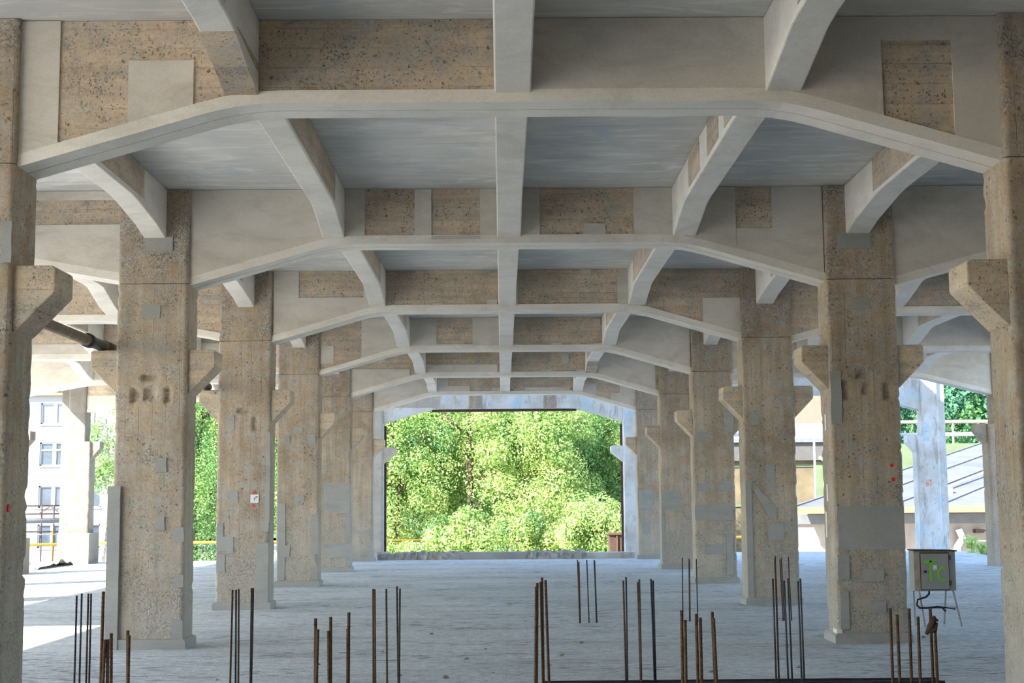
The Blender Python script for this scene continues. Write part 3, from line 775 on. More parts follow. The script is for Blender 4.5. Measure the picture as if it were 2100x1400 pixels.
for i in range(0, 6):
    base = FY(i)
    ya = -8.0 if i == 0 else None
    rows = [('left of the centre line', -2.11, -1.85), ('along the centre line', -0.04, 0.245), ('right of the centre line', 2.05, 2.33)]
    for nm, x0, x1 in rows:
        sides = []
        s = 1 if x0 < -1 else -1
        if nm.startswith('left'):
            sides = [(1, base+0.9, base+4.98, 4.99, TOP)] if i != 0 else [(1, -4.0, -1.35, 5.0, TOP), (1, -0.9, -0.05, 4.93, 5.0)]
        elif nm.startswith('right'):
            sides = {0: [(-1, -3.0, -1.25, 5.01, TOP)], 1: [(-1, 3.63, 4.46, 5.0, TOP), (-1, 2.35, 3.05, 5.0, TOP), (-1, 0.9, 2.0, 5.0, TOP)]}.get(i, [(-1, base+1.2, base+5.0-0.2*(i % 2), 5.0, TOP)])
        rib(i, x0, x1, f'grey concrete ceiling rib {nm}, {between(i)}', 'ceiling ribs of the hall', sides, ya=ya, tan_haunch=(i == 0 and nm.startswith('left')) or (i == 4 and nm.startswith('right')))
for i in range(1, 6):
    base = FY(i)
    rib(i, -4.21, -3.95, f'haunched rib on the left column row, {between(i)}', 'ceiling ribs over the column rows', [(1, base+1.4, base+4.85, 5.02, TOP)], h1=1.3, yb=FY(i+1)-0.05, ya=FY(i)+0.45 if False else None)
    rib(i, 4.10, 4.38, f'haunched rib on the right column row, {between(i)}', 'ceiling ribs over the column rows', [(-1, base+2.3, base+4.65, 5.0, TOP), (-1, base+1.2, base+1.9, 5.0, TOP)], h1=1.35, yb=FY(i+1)-0.05)
    for nm, x in (('nearest the hall', -6.2), ('in the middle', -8.18), ('nearest the yard', -10.1)):
        rib(i, x-0.13, x+0.13, f'left aisle ceiling rib {nm}, {between(i)}', 'ceiling ribs of the left aisle', [(1, base+1.2, base+4.9, 5.0, TOP)] if x < -7 else [], zend=4.66, h0=1.1, h1=1.1)
    if i == 5: continue
    for nm, x in (('nearest the hall', 6.35), ('in the middle', 8.3), ('nearest the outer row', 10.25)):
        rib(i, x-0.13, x+0.13, f'right aisle ceiling rib {nm}, {between(i)}', 'ceiling ribs of the right aisle', [(-1, base+1.2, base+4.9, 5.0, TOP)], zend=4.70, h0=1.1, h1=1.1)

# ------------------------------------------------------------------ things in the hall
# pipes lying on the outer corbels of the left row
for (a, b, lb) in ((1, 2, 'brown mottled pipe lying on the left corbels, between the first and second columns'), (2, 3, 'brown pipe stub showing behind the second left column, on its corbel')):
    y0 = FY(a)+0.2; y1 = FY(b)-0.02
    root = tag(empty('steel_pipe', (-4.72, (y0+y1)/2, 3.515)), lb, 'pipe', 'pipes on the left corbels')
    MB().tube([(-4.72, y0, 3.53), (-4.72, y1-0.5, 3.515)], 0.062, 14).build('tube', M['pipe'], root, True)
    MB().tube([(-4.72, y1-0.5, 3.515), (-4.72, y1-0.38, 3.515), (-4.72, y1-0.38, 3.515), (-4.72, y1+0.2, 3.515)], [0.082, 0.082, 0.065, 0.065], 14).build('coupling', M['steel'], root, True)

# starter bars
where = {
 'near left': 'in the cut-off bunch left of the nearest left column foot', 'left beside column': 'in the thin bunch in front of the second left column',
 'second left': 'in the bunch right of the second left column', 'near centre left': 'in the rusty short bunch left of the centre',
 'centre left': 'in the tall dark bunch left of the centre', 'centre': 'in the rusty bunch at the middle of the hall',
 'centre right': 'in the dark bunch right of the centre', 'near right': 'in the thick rusty bunch right of the centre',
 'right': 'in the tall bunch in front of the third right column', 'far right corner': 'in the rusty bunch in front of the cabinet',
 'far centre': 'in the farthest bunch, nearest the hall centre', 'far right of centre': 'in the far bunch before the fourth right column',
 'far right': 'in the far bunch before the third right column'}
NTH = ['leftmost', 'second', 'third', 'fourth', 'fifth', 'sixth']
byc = {}
for c_, *rest in REBAR: byc.setdefault(c_, []).append(rest)
for c_, bars in byc.items():
    bars.sort(key=lambda b: b[0])
    for k, (xt, yt, h, xb, d) in enumerate(bars):
        rusty = (d > 0.018) or (rnd.random() < 0.2)
        pos = NTH[k] if k < len(bars)-1 else 'rightmost'
        mb = MB().tube([(xb, yt, -0.02), (xt+(xb-xt)*0.5, yt, h*0.5), (xt, yt, h)], d/2*1.05, 8)
        for q in range(int(h/0.03)):                   # rolled ribs of the bar
            z = 0.03+q*0.03; t = z/h; x = xb+(xt-xb)*t
            mb.tube([(x, yt, z-0.004), (x, yt, z+0.004)], d/2*1.15, 8, caps=False)
        o = mb.build('starter_bar', M['rust' if rusty else 'steel'], None, True, origin=(xb, yt, 0))
        word = 'rusty' if rusty else 'dark'
        tag(o, f'{word} upright steel bar, {pos} {where[c_]}', 'rebar', 'starter bars standing in the floor')
    if c_ == 'far right corner':
        x, y, z = bars[-1][0]-0.012, bars[-1][1], bars[-1][2]
        wr = MB()
        wr.tube([(x-0.05, y-0.012, z-0.12), (x-0.02, y-0.014, z-0.06), (x+0.012, y-0.012, z-0.01), (x+0.03, y-0.01, z-0.03)], [0.012, 0.022, 0.02, 0.01], 7)
        wr.tube([(x-0.03, y-0.012, z-0.10), (x+0.005, y-0.014, z-0.09), (x+0.02, y-0.012, z-0.04)], [0.014, 0.02, 0.012], 7)
        tag(wr.build('wire_tangle', M['rim'], None, True, origin=(x, y, z)), 'brown tangle of tie wire on the top of a rusty bar', 'wire')

# dark channel along the bottom edge of the view
ch = MB().prism_yz([(2.30, 0), (2.55, 0), (2.55, 0.025), (2.53, 0.025), (2.525, 0.010), (2.325, 0.010), (2.32, 0.025), (2.30, 0.025)], 0.35, 3.95)
tag(ch.build('steel_channel', M['channel'], None, origin=(2.1, 2.48, 0)), 'dark rusty steel channel lying across the floor at the nearest edge', 'channel')

# electrical cabinet on legs
cb = tag(empty('electrical_cabinet', (5.62, 8.2, 0)), 'grey electrical cabinet on thin legs with green letters on its door', 'cabinet')
cx0, cx1, cy0, cy1, cz0, cz1 = 5.36, 5.90, 8.05, 8.28, 0.45, 0.965
MB().box(cx0, cx1, cy0, cy1, cz0, cz1).build('body', M['box'], cb)
MB().prism_xz([(cx0-0.015, cz1), (cx1+0.02, cz1-0.01), (cx1+0.02, cz1+0.008), (cx0-0.015, cz1+0.018)], cy0-0.03, cy1+0.01).build('rain_hood', M['rim'], cb)
MB().box(cx0-0.004, cx0+0.075, cy0-0.014, cy0, cz0, cz1-0.01).build('left_stile', M['boxside'], cb)
dr = MB().box(cx0+0.085, cx0+0.445, cy0-0.022, cy0-0.002, cz0+0.02, cz1-0.035).build('door', M['box'], cb)
MB().box(cx0+0.075, cx0+0.455, cy0-0.010, cy0-0.001, cz0+0.008, cz1-0.022).build('door_seal', M['rim'], cb)
for zz in (cz1-0.09, cz0+0.10):
    MB().box(cx0+0.445, cx0+0.475, cy0-0.024, cy0-0.004, zz-0.03, zz+0.03).build('hinge', M['rim'], cb)
yy = cy0-0.024
def bx_(u): return cx0+0.085 + (u-262)/(692-262)*0.36
def bz_(v): return cz1-0.035 - (v-170)/(690-170)*0.46
def stroke(pts, w, name):
    mb = MB(); y = yy
    for (a, b) in zip(pts, pts[1:]):
        (u0, v0), (u1, v1) = a, b
        x0, z0, x1, z1 = bx_(u0), bz_(v0), bx_(u1), bz_(v1)
        L_ = math.hypot(x1-x0, z1-z0); nx, nz = -(z1-z0)/L_*w/2, (x1-x0)/L_*w/2
        mb.prism_xz([(x0+nx, z0+nz), (x1+nx, z1+nz), (x1-nx, z1-nz), (x0-nx, z0-nz)], y-0.001, y+0.004)
    for (u, v) in pts:
        x, z = bx_(u), bz_(v)
        mb.prism_xz([(x+w/2*math.cos(k*math.pi/5), z+w/2*math.sin(k*math.pi/5)) for k in range(10)], y-0.0012, y+0.004)
    o = mb.build(name, M['green'], dr); return o
stroke([(322, 292), (410, 280), (495, 262)], 0.038, 'painted_letter')['label'] = 'green stroke across the top of the letter T'
stroke([(418, 290), (410, 420), (411, 555)], 0.040, 'painted_letter')['label'] = 'green upright stroke of the letter T'
stroke([(635, 390), (595, 372), (550, 395), (520, 440), (520, 500), (545, 550), (590, 572), (620, 552)], 0.036, 'painted_letter')['label'] = 'green curved letter c'
MB().box(bx_(450), bx_(508), yy-0.002, yy+0.004, bz_(408), bz_(340)).build('sticker', M['sticker'], dr)
MB().prism_xz([(bx_(482), bz_(378)), (bx_(498), bz_(402)), (bx_(466), bz_(402))], yy-0.004, yy).build('warning_mark', M['orange'], dr)
MB().tube([(bx_(322), cy0-0.02, bz_(433)), (bx_(322), cy0-0.045, bz_(433))], 0.017, 10).build('knob', M['cable'], dr)
for (x, y, xt) in ((5.36, 8.10, 5.375), (5.46, 8.0, 5.42), (5.80, 8.30, 5.80), (5.92, 7.95, 5.86)):
    MB().tube([(x, y, 0), (xt, 8.12+(0.05 if y > 8.05 else -0.05), 0.46)], 0.014, 4).build('leg', M['legs'], cb)
MB().box(5.38, 5.88, 8.0, 8.015, 0.225, 0.24).build('cross_bar', M['legs'], cb)
cab = MB().tube([(5.56, 8.1, 0.45), (5.55, 8.07, 0.41), (5.50, 8.05, 0.37), (5.44, 8.04, 0.355), (5.385, 8.03, 0.34), (5.37, 8.02, 0.27), (5.40, 8.0, 0.235), (5.50, 7.99, 0.235), (5.62, 7.98, 0.25), (5.68, 7.98, 0.245), (5.73, 7.98, 0.19)], 0.013, 8)
cab.build('cable', M['cable'], cb, True)
MB().tube([(5.66, 7.985, 0.25), (5.76, 7.985, 0.235), (5.86, 7.99, 0.215)], 0.008, 6).build('cable', M['cable'], cb, True)

# ------------------------------------------------------------------ kerbs and rubble
def lumpy(x0, x1, y0, y1, z0, h, seed, rough=0.08, n=60, m=8):
    r = np.random.RandomState(seed); V = []
    X = np.linspace(x0, x1, n+1); Y = np.linspace(y0, y1, m+1)
    H = np.zeros((n+1, m+1))
    for oc, am in ((9, 1.0), (4, 0.6), (1.6, 0.4)):
        a = np.stack([vnoise(n+1, oc, r.randint(1e6)) for _ in range(m+1)], 1)
        H += (a-0.5)*am
    prof = np.clip(np.minimum(np.arange(m+1), m-np.arange(m+1))/1.2, 0, 1)
    Z = z0 + (h + H*rough)*prof[None, :]
    Z[:, 0] = Z[:, -1] = z0; Z = np.maximum(Z, z0)
    P = np.stack([np.repeat(X[:, None], m+1, 1)+r.uniform(-.02,.02,(n+1,m+1)), np.repeat(Y[None], n+1, 0)+r.uniform(-.03,.03,(n+1,m+1)), Z], -1).reshape(-1, 3)
    idx = np.arange((n+1)*(m+1)).reshape(n+1, m+1)
    F = np.stack([idx[:-1,:-1], idx[1:,:-1], idx[1:,1:], idx[:-1,1:]], -1).reshape(-1, 4)
    return P, F
kb = tag(empty('broken_kerb', (0.1, 30.9, 0)), 'low broken concrete kerb across the foot of the far opening', 'kerb', kind='thing')
P, F = lumpy(-3.6, -1.2, 30.55, 31.2, 0, 0.19, 5, 0.12); np_mesh('rubble_crest', P, F, M['rubble'], kb)
MB().box(-1.25, 0.75, 30.62, 31.2, 0, 0.20).build('kerb_block', M['patch'], kb)
P, F = lumpy(0.7, 2.4, 30.55, 31.2, 0, 0.19, 6, 0.10, 44); np_mesh('rubble_crest', P, F, M['rubble'], kb)
MB().box(2.4, 3.8, 30.62, 31.2, 0, 0.17).build('kerb_block', M['white'], kb)
P, F = lumpy(-13.0, -11.9, 26.2, 29.2, 0, 0.10, 8, 0.14, 40, 14); o = np_mesh('broken_floor_edge', P, F, M['rubble']); tag(o, 'broken brown slab edge at the sunny left border of the floor', 'rubble', kind='thing')

rr_ = random.Random(3)
spots = [(-3.1,1.9),(-2.2,2.1),(-1.9,4.2),(-1.0,3.2),(-.2,5.6),(.45,3.9),(.62,4.9),(-.4,4.6),(.3,9.3),(1.6,6.5),(-1.6,2.6),(-.9,7.5),(2.9,3.6),(2.0,3.3),(5.0,6.5),(4.6,8.1),(-2.7,3.0),(-.55,3.0),(.9,6.2),(-1.35,5.4),(0.1,12.5),(-6.0,6.2),(3.4,5.6),(-.1,3.4)]
for k, (x, y) in enumerate(spots):
    r0 = rr_.uniform(0.012, 0.032); mb = MB(); n = 7; rings = 4; vv = []
    for a in range(rings):
        t = (a+0.5)/rings*math.pi/1.0
        for b in range(n): vv.append((x+r0*1.3*math.sin(t)*math.cos(2*math.pi*b/n)*rr_.uniform(.75,1.2), y+r0*math.sin(t)*math.sin(2*math.pi*b/n)*rr_.uniform(.75,1.2), r0*0.6*(1-math.cos(t))*0.8))
    ff = [(a*n+b, a*n+(b+1)%n, (a+1)*n+(b+1)%n, (a+1)*n+b) for a in range(rings-1) for b in range(n)] + [tuple(range(n))[::-1], tuple(range((rings-1)*n, rings*n))]
    mb.add(vv, ff)
    tag(mb.build('concrete_crumb', M['rubble'], None, True, origin=(x, y, 0)), 'small dark crumb of concrete lying on the dusty floor', 'stone', 'crumbs on the floor')

# ------------------------------------------------------------------ outside
def leaves(centres, radii, per, size, seed, squash=1.0, droop=0.0, up=0.35):
    """leaf cards scattered over clumps; returns vertices, quads and the clump each belongs to"""
    r = np.random.RandomState(seed); n = len(centres)
    c = np.repeat(np.asarray(centres), per, 0); rad = np.repeat(np.asarray(radii), per)
    N = n*per
    d = r.normal(size=(N, 3)); d /= np.linalg.norm(d, axis=1)[:, None]
    rr = rad*(0.55+0.5*r.rand(N)**0.6)
    p = c + d*rr[:, None]*np.array([1, 1, squash])
    p[:, 2] -= droop*rad*r.rand(N)
    nrm = d + r.normal(size=(N, 3))*0.7 + np.array([0, 0, up]); nrm /= np.linalg.norm(nrm, axis=1)[:, None]
    t = np.cross(nrm, r.normal(size=(N, 3))); t /= np.linalg.norm(t, axis=1)[:, None]
    b = np.cross(nrm, t); s = size*(0.6+0.8*r.rand(N))[:, None]
    v = np.stack([p-t*s, p+b*s*0.45+nrm*s*0.12, p+t*s, p-b*s*0.45+nrm*s*0.12], 1).reshape(-1, 3)
    f = np.arange(N*4).reshape(-1, 4)
    return v, f, np.repeat(np.arange(n), per)

def tree(name, x, y, zb, zt, rx, ry, crown_lo, label, group, seed, n_clump=110, per=110, leaf_size=0.13, mats=('leaf_a','leaf_b','leaf_c'), weights=(.5,.35,.15), trunk_r=0.16, bark='bark', lean=0.0, clump=(0.5,0.95), squash=1.0, droop=0.0, branches=7, trunk_y=0.0, hollow=None):
    r = np.random.RandomState(seed)
    root = tag(empty(name, (x, y, zb)), label, 'tree' if 'bush' not in name and 'shrub' not in name else 'bush', group)
    zc = (crown_lo+zt)/2; rz = (zt-crown_lo)/2
    d = r.normal(size=(n_clump, 3)); d /= np.linalg.norm(d, axis=1)[:, None]
    rad = r.rand(n_clump)**0.4
    C_ = np.stack([x+d[:,0]*rx*rad, y+d[:,1]*ry*rad, zc+d[:,2]*rz*rad], 1)
    if hollow:
        hx, hz, hr, hrz = hollow; keep = ((C_[:,0]-hx)/hr)**2+((C_[:,2]-hz)/hrz)**2 > 1
        keep |= C_[:,1] > y+0.3
        C_ = C_[keep]
    v, f, who = leaves(C_, r.uniform(*clump, len(C_)), per, leaf_size, seed+1, squash, droop)
    pick = r.choice(len(mats), len(C_), p=weights)
    mi = pick[who]; flip = r.rand(len(mi)) < 0.25; mi = np.where(flip, r.choice(len(mats), len(mi), p=weights), mi)
    np_mesh('foliage', v, f, [M[m] for m in mats], root, mi)
    mb = MB(); top = crown_lo+(zt-crown_lo)*0.8; ty = y+trunk_y
    path = [(x+lean*t*(top-zb)+0.15*math.sin(t*5+seed), ty+0.1*math.sin(t*4), zb+(top-zb)*t) for t in np.linspace(0, 1, 9)]
    mb.tube(path, [trunk_r*(1-0.75*t) for t in np.linspace(0, 1, 9)], 8)
    for k in range(branches):
        t = 0.35+0.6*k/branches; p = path[int(t*8)]; a = r.uniform(0, 6.28); L_ = r.uniform(.35,.75)*rx
        q1 = (p[0]+math.cos(a)*L_*.5, p[1]+math.sin(a)*L_*.5, p[2]+0.35*L_); q2 = (p[0]+math.cos(a)*L_, p[1]+math.sin(a)*L_, p[2]+0.9*L_)
        mb.tube([p, q1, q2], [trunk_r*.45, trunk_r*.3, trunk_r*.1], 6)
    mb.build('trunk', M[bark], root, True)
    return root

# trees seen through the far opening
G = 'trees beyond the far opening'
tree('leafy_tree', -4.6, 51.0, -2.0, 7.6, 3.0, 2.0, -1.2, 'bright green tree at the left side of the far opening', G, 11, 130, 420, 0.062)
tree('leafy_tree', -1.75, 52.5, -2.0, 8.4, 2.6, 2.0, -0.6, 'bright tree with a dark bare trunk showing left of centre in the opening', G, 12, 110, 420, 0.062, lean=0.06, trunk_r=0.17, trunk_y=-2.3, hollow=(-1.55, 3.4, 0.55, 1.7))
tree('leafy_tree', 1.5, 50.5, -2.0, 8.0, 3.0, 2.0, -1.0, 'dense yellow-green tree filling the middle of the far opening', G, 13, 150, 420, 0.062, weights=(.62,.28,.10))
tree('leafy_tree', 4.9, 54.0, -2.0, 8.6, 2.8, 2.2, -0.8, 'darker tree at the right side of the far opening', G, 14, 120, 420, 0.062, weights=(.18,.42,.40))
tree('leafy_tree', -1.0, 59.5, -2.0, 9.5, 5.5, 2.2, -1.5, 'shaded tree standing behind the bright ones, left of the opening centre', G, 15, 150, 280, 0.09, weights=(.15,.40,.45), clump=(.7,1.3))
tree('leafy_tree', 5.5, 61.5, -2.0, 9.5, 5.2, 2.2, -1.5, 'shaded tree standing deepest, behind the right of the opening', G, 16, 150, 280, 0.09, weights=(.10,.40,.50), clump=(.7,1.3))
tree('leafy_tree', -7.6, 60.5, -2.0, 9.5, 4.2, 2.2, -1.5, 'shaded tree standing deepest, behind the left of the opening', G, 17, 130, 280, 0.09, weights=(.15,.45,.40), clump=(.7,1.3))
for k, (x, y, h, rx, lb) in enumerate(((-4.2, 44.6, 0.0, 1.3, 'leftmost pale bush behind the broken kerb'), (-1.6, 45.0, 1.3, 1.5, 'pale bush behind the kerb, left of its middle'), (1.2, 45.6, 1.0, 1.6, 'pale bush behind the kerb, right of its middle'), (3.7, 44.6, 1.9, 1.3, 'rightmost and tallest pale bush behind the kerb'))):
    tree('low_bush', x, y, -2.0, h, rx, 0.9, -1.7, lb, 'bushes behind the kerb', 30+k, 60, 340, 0.06, trunk_r=0.05, branches=4, clump=(.35,.6), weights=(.6,.3,.1))
bn = tag(empty('rusty_bin', (4.5, 42.4, -2.0)), 'dark rusty bin beyond the right end of the kerb', 'bin')
MB().prism_xz([(4.02, -2.0), (5.2, -2.0), (5.3, 0.40), (3.92, 0.40)], 42.0, 42.9).build('bin_body', M['rim'], bn)
for x in (4.2, 4.6, 5.0): MB().box(x-0.03, x+0.03, 41.94, 42.0, -1.9, 0.36).build('bin_rib', M['rust'], bn)
MB().box(3.88, 5.34, 41.93, 42.95, 0.40, 0.47).build('bin_rim', M['rust'], bn)
# left side
tree('weeping_tree', -12.9, 50.0, -2.0, 10.0, 3.0, 2.5, -1.6, 'tall weeping tree with hanging strands between the left columns', 'trees on the left', 41, 170, 380, 0.055, mats=('leaf_b','leaf_c','leaf_a'), weights=(.45,.40,.15), clump=(.4,.7), squash=2.2, droop=1.6)
tree('weeping_tree', -8.6, 53.0, -2.0, 9.5, 2.2, 2.0, -1.6, 'weeping tree in the narrow gap behind the third left column', 'trees on the left', 42, 110, 300, 0.06, mats=('leaf_b','leaf_c','leaf_a'), weights=(.45,.40,.15), clump=(.4,.7), squash=2.2, droop=1.6)
tree('sparse_birch', -24.0, 76.0, -2.0, 9.5, 1.5, 1.2, -0.2, 'thin grey-stemmed birch in front of the white house', 'trees on the left', 43, 36, 150, 0.085, bark='birch', trunk_r=0.17, weights=(.2,.5,.3), clump=(.4,.75), droop=0.8)

# white house
HY = 94.0
def wall_open(mb, x0, x1, z0, z1, y0, y1, ops):
    xs = sorted({x0, x1, *[o[0] for o in ops], *[o[1] for o in ops]}); zs = sorted({z0, z1, *[o[2] for o in ops], *[o[3] for o in ops]})
    for a, b in zip(xs, xs[1:]):
        for c_, d in zip(zs, zs[1:]):
            mx, mz = (a+b)/2, (c_+d)/2
            if any(o[0] < mx < o[1] and o[2] < mz < o[3] for o in ops): continue
            mb.box(a, b, y0, y1, c_, d)
hs = tag(empty('white_house', (-37.0, HY+5, -2.0)), 'white four-storey house with blue-framed windows beyond the left aisle', 'house')
ops = []
for (zt, zb) in ((9.10, 7.55), (6.22, 4.50), (3.05, 1.45), (0.25, -1.45)):
    for xl in (-45.2, -42.4, -39.5, -36.7, -33.88, -31.18):
        ops.append((xl, xl+1.85, zb, zt))
mb = MB(); wall_open(mb, -47.5, -28.25, -2.0, 9.65, HY, HY+0.3, ops)
mb.box(-47.5, -47.2, HY+.3, HY+11, -2, 9.65); mb.box(-28.55, -28.25, HY+.3, HY+11, -2, 9.65); mb.box(-47.5, -28.25, HY+10.7, HY+11, -2, 9.65)
mb.build('wall', M['plaster'], hs)
MB().box(-47.8, -28.0, HY-0.35, HY+11.3, 9.65, 9.85).build('roof', M['cornice'], hs)
for (xa, xb, zb, zt) in ops:
    wf = MB(); t = 0.10
    wf.box(xa, xb, HY+.10, HY+.20, zb, zb+t); wf.box(xa, xb, HY+.10, HY+.20, zt-t, zt)
    wf.box(xa, xa+t, HY+.10, HY+.20, zb, zt); wf.box(xb-t, xb, HY+.10, HY+.20, zb, zt)
    xm = xa+1.05; wf.box(xm-0.14, xm+0.14, HY+.08, HY+.20, zb, zt)
    if 4 < zb < 5: wf.box(xa, xb, HY+.09, HY+.20, zt-0.62, zt-0.50)
    wf.box(xa-0.05, xb+0.05, HY-0.08, HY+.1, zb-0.10, zb)
    w = wf.build('window', M['frame'], hs)
    MB().box(xa, xb, HY+.15, HY+.18, zb, zt).build('pane', M['blind' if zb > 7 else 'glass'], w)
    rv = MB(); rv.box(xa-0.11, xa-0.001, HY-0.02, HY-0.001, zb, zt); rv.box(xa-0.11, xb, HY-0.02, HY-0.001, zt+0.002, zt+0.1)
    rv.build('reveal', M['reveal'], w)

# pipe rack in front of the house
rk = tag(empty('pipe_rack', (-22.5, 60.0, -2.0)), 'rack of grey and rusty pipes in front of the white house', 'pipe rack')
for (z, r0, m, dz) in ((1.62, .035, 'racksteel', 0), (1.42, .03, 'legs', .05), (1.22, .035, 'racksteel', 0), (0.88, .13, 'tile', .02), (0.35, .035, 'racksteel', 0), (0.22, .03, 'legs', 0)):
    MB().tube([(-27.5, 60.0+z*.3, z-dz), (-21.9, 60.0+z*.3, z+dz)], r0, 8).build('pipe', M[m], rk, True)
for x in (-22.15, -22.75, -24.4, -26.2):
    MB().tube([(x, 60.2, -2.0), (x, 60.2, 1.65)], 0.04, 6).build('post', M['racksteel'], rk)
MB().tube([(-22.9, 60.1, 1.2), (-22.3, 60.1, 1.6), (-21.9, 60.1, 1.3)], 0.03, 6).build('brace', M['racksteel'], rk)

# yellow gas pipe round the yard
gp = tag(empty('gas_pipe', (0, 54.5, -2.0)), 'long yellow gas pipe on posts running behind the building', 'pipe')
MB().tube([(-30, 54.5, -0.14), (-18.5, 54.5, -0.12)], 0.06, 8).build('pipe_run', M['yellow'], gp, True)
MB().tube([(-18.5, 54.5, -0.12), (-17.0, 46.4, 0.13), (-2.9, 46.4, 0.13)], 0.055, 8).build('pipe_run', M['yellow'], gp, True)
MB().tube([(-2.9, 46.4, 0.13), (2, 47.9, 0.05), (8, 54.5, -0.05), (28, 54.5, -0.06)], 0.06, 8).build('pipe_run', M['yellow'], gp, True)
for x in (-16.5, -10.2, -5.2): MB().tube([(x, 46.4, -2.0), (x, 46.4, 0.1)], 0.045, 6).build('post', M['yellow'], gp)
for x in (-29, -20.4, 10, 16.5, 24):
    MB().tube([(x, 54.5, -2.0), (x, 54.5, 0.55 if x == -20.4 else -0.08)], 0.03, 6).build('post', M['yellow'], gp)

# low concrete walls and slabs in the yard at the left
for k, (x0, x1, y0, y1, h, lb, m) in enumerate(((-34, -17.0, 50, 51.2, 0.62, 'low concrete ledge in the yard, nearer the hall', 'tile'), (-34, -27.0, 66, 67, 0.75, 'long grey slab edge in the yard, below the house', 'beige'))):
    tag(MB().box(x0, x1, y0, y1, -2.0, -2.0+h).build('yard_ledge', M[m], None, origin=((x0+x1)/2, y0, -2.0)), lb, 'ledge', kind='thing')

# workshop with green panels on the right
ws = tag(empty('workshop', (14.5, 64.0, -2.0)), 'workshop wall of green and tan panels under a grey eave', 'building')
MB().box(9.5, 17.2, 60.0, 70.0, -2.0, 4.45).build('wall', M['greenwall'], ws)
MB().prism_yz([(59.6, 4.45), (70.5, 5.6), (70.5, 5.75), (59.6, 4.62)], 9.2, 17.4).build('roof', M['tile'], ws)
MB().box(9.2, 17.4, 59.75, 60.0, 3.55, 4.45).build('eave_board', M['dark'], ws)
for z in (3.3, 1.35, -0.9):
    MB().box(9.5, 17.2, 59.95, 60.0, z-0.06, z+0.06).build('rail', M['greenbar'], ws)
for x in (10.9, 13.2, 15.75): MB().box(x-0.22, x+0.22, 59.92, 60.0, -2.0, 3.5).build('pilaster', M['greenbar'], ws)
MB().tube([(15.95, 59.7, -2.0), (15.95, 59.7, 3.5), (15.7, 59.8, 3.7)], 0.09, 8).build('downpipe', M['white_pipe'], ws, True)
tag(MB().tube([(14.75, 56.5, -2.0), (14.75, 56.5, 4.9)], 0.055, 8).build('metal_post', M['legs'], None, True, origin=(14.75, 56.5, -2.0)), 'thin grey post in front of the green panelled workshop', 'post')
pk = tag(empty('pink_building', (19.0, 82.0, -2.0)), 'pinkish rendered building rising behind the workshop roof', 'building')
MB().box(13.0, 24.0, 78.0, 88.0, -2.0, 9.5).build('wall', M['pink'], pk)
MB().box(12.8, 24.2, 77.8, 88.2, 9.5, 9.8).build('roof', M['tile'], pk)
MB().box(15.0, 22.5, 73.5, 77.9, -2.0, 6.1).build('lean_to', M['plaster'], pk)

# long shed with a grey sheet roof at the far right
sd = tag(empty('sheet_roofed_shed', (22.0, 60.0, -2.0)), 'low shed with a wide grey sheet roof beyond the right aisle', 'shed')
D = Vector((15.2, 20.0, 3.5)); E0, E1 = Vector((12.5, 51.0, 1.28)), Vector((46.0, 51.0, 1.28))
rf = MB()
n = Vector((0, 0, 0.10))
a, b, c_, d = E0, E1, E1+D, E0+D
rf.add([tuple(p) for p in (a, b, c_, d)] + [tuple(p-n) for p in (a, b, c_, d)], [(0,1,2,3), (7,6,5,4), (4,5,1,0), (5,6,2,1), (6,7,3,2), (7,4,0,3)])
ro = rf.build('roof', M['sheet'], sd)
for k in range(16):
    p = E0 + (E1-E0)*(k/16.0) + Vector((0, 0, 0.03))
    MB().tube([tuple(p), tuple(p+D)], 0.045, 5).build('roof_seam', M['tile'], ro)
MB().tube([(20.1, 54.6, 2.02), (23.6, 59.0, 2.85)], 0.07, 6).build('roof_batten', M['white_pipe'], ro)
MB().box(19.6, 20.5, 54.2, 54.6, 1.85, 2.12).build('roof_block', M['beige'], ro)
MB().box(16.2, 17.0, 54.2, 54.6, 1.85, 2.1).build('roof_block', M['beige'], ro)
MB().box(12.5, 46.0, 50.85, 51.0, 1.02, 1.30).build('eave_board', M['cornice'], sd)
MB().box(12.7, 46.0, 52.0, 52.3, -2.0, 1.35).build('wall', M['beige'], sd)
MB().box(12.7, 46.0, 51.9, 52.0, 0.55, 0.98).build('wall_band', M['tile'], sd)
MB().tube([(19.9, 51.75, 0.3), (20.05, 51.75, -0.1), (19.8, 51.75, -0.5), (19.85, 51.75, -1.6)], 0.16, 8).build('bent_pipe', M['white_pipe'], sd, True)
for (z, x0, x1, m) in ((0.22, 20.7, 30, 'rim'), (-0.22, 20.2, 30, 'legs')):
    MB().tube([(x0, 51.7, z), (x1, 51.7, z-0.05)], 0.03, 6).build('conduit', M[m], sd)
MB().box(20.6, 20.95, 51.55, 51.95, 0.12, 0.28).build('wall_lamp', M['rim'], sd)
MB().box(20.35, 20.55, 51.55, 51.95, -0.35, -0.2).build('wall_lamp', M['white_pipe'], sd)
MB().box(21.2, 21.5, 51.5, 51.95, -0.32, -0.2).build('wall_lamp', M['rim'], sd)
tag(MB().tube([(24.8, 82.0, 5.75), (44.0, 82.0, 5.8)], 0.13, 8).build('lagged_pipe', M['white_pipe'], None, True, origin=(34, 82, 5.75)), 'long white lagged pipe above the grey sheet roof', 'pipe')
rl = tag(empty('orange_rail', (34, 90, -2)), 'thin pale orange pipe rail in front of the wooded hill', 'rail')
MB().tube([(26, 90, 7.0), (46, 90, 7.05)], 0.12, 8).build('rail_pipe', M['boxside'], rl)
for x in (27, 32.0, 37, 42): MB().tube([(x, 90, -2), (x, 90, 7.0)], 0.07, 6).build('post', M['boxside'], rl)
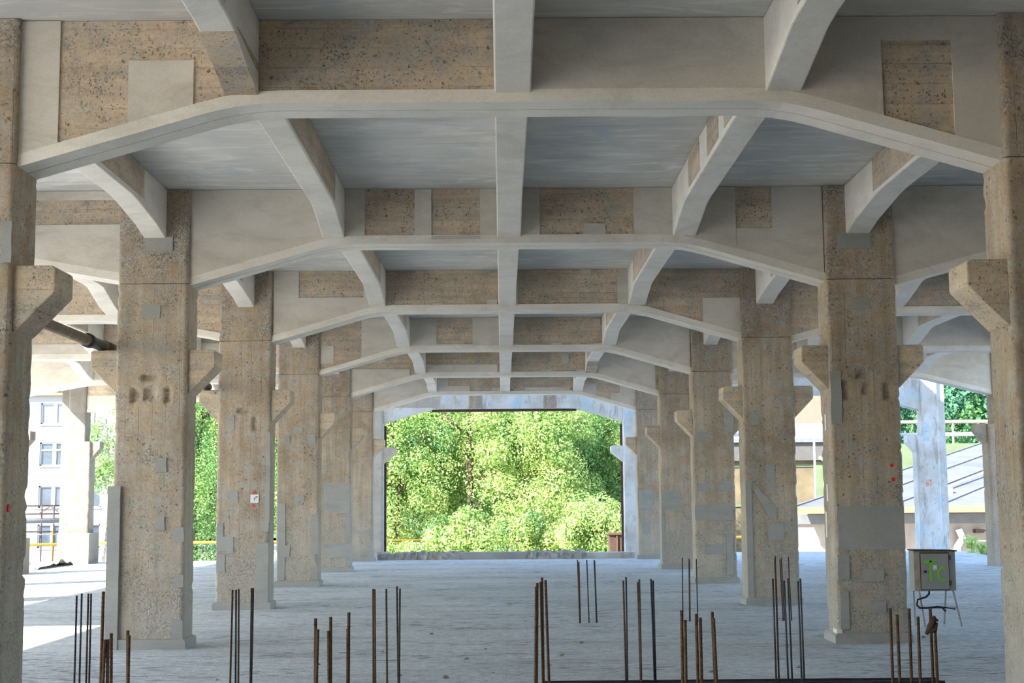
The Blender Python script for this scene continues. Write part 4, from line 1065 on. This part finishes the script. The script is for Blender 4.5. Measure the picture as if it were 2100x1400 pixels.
for x in (27, 33, 42):
    MB().tube([(x, 82.0, -2), (x, 82.0, 5.7)], 0.08, 6).build('support_post', M['legs'], bpy.data.objects['lagged_pipe'])
tag(MB().box(23.5, 46.0, 73.5, 74.0, -2.0, 4.85).build('yard_wall', M['greenbar'], None, origin=(33, 73.5, -2)), 'pale green wall strip behind the ridge of the sheet roof', 'wall', kind='thing')

# wooded hill
def hill_h(x, y): return -2 + max(0, (y-150))*0.22 + max(0, x-10)*0.06*min(1, max(0, (y-140)/60))
hv, hf = [], []
nx, ny = 40, 24
for j in range(ny+1):
    for i in range(nx+1):
        x = -260+560*i/nx; y = 120+260*j/ny; hv.append((x, y, hill_h(x, y)+2.0*math.sin(x*.03+y*.05)*min(1, max(0, (y-150)/40))))
for j in range(ny):
    for i in range(nx):
        a = j*(nx+1)+i; hf.append((a, a+1, a+nx+2, a+nx+1))
tag(MB().add(hv, hf).build('hills', M['soil']), kind='structure')
r = np.random.RandomState(77); cc, cr = [], []
for k in range(520):
    x = r.uniform(45, 125); y = r.uniform(165, 330); h = r.uniform(6, 11); w = r.uniform(2.2, 3.8); z0 = hill_h(x, y)
    for q in range(5):
        t = q/4; cc.append((x+r.uniform(-.6,.6), y, z0+1.5+h*t)); cr.append(w*(1-0.6*t))
v, f, who = leaves(cc, cr, 85, 0.42, 78, 0.9)
mi = r.choice(2, len(cc), p=(.75, .25))[who]
tag(np_mesh('forest', v, f, [M['pine'], M['leaf_c']], None, mi), 'dense blue-green forest covering the hill behind the right aisle', 'forest', kind='stuff')
cc, cr = [], []
for k in range(260):
    x = r.uniform(-120, 40); y = r.uniform(150, 240); h = r.uniform(6, 11); w = r.uniform(2.5, 4); z0 = hill_h(x, y)
    for q in range(3): cc.append((x, y, z0+2+h*q/2)); cr.append(w*(1-0.25*q))
v, f, who = leaves(cc, cr, 26, 1.0, 79, 0.9)
mi = r.choice(2, len(cc), p=(.4, .6))[who]
tag(np_mesh('forest', v, f, [M['leaf_b'], M['leaf_c']], None, mi), 'mixed green woods behind the house and the far trees', 'forest', kind='stuff')

# weeds along the right edge of the floor
for k, (x, y, h) in enumerate(((14.15, 32.6, 0.42), (14.2, 29.9, 0.46), (14.18, 31.4, 0.22), (14.22, 28.6, 0.25), (14.15, 30.6, 0.2), (10.6, 34.85, 0.25), (8.2, 34.9, 0.9))):
    wd = tag(empty('weed', (x, y, -0.35)), ['bushy bright weed at the slab edge, nearer the bluish column', 'tall weed at the slab edge, nearer the right-hand column', 'short weed between the two taller ones at the slab edge', 'rightmost low weed at the slab edge', 'low weed in the middle of the slab edge', 'small weed at the end of the right aisle floor', 'leafy weed in the slit beside the fourth right column'][k], 'weed', 'weeds along the slab edge')
    n_ = 9; cc = [(x+rnd.uniform(-.12,.12), y+rnd.uniform(-.2,.2), -0.25+ (h+0.25)*rnd.random()) for _ in range(n_)]
    v, f, who = leaves(cc, [0.13]*n_, 26, 0.07, 200+k); np_mesh('foliage', v, f, [M['leaf_a']], wd)
    MB().tube([(x, y, -0.35), (x+0.02, y, h*0.8)], 0.012, 5).build('stem', M['leaf_c'], wd)
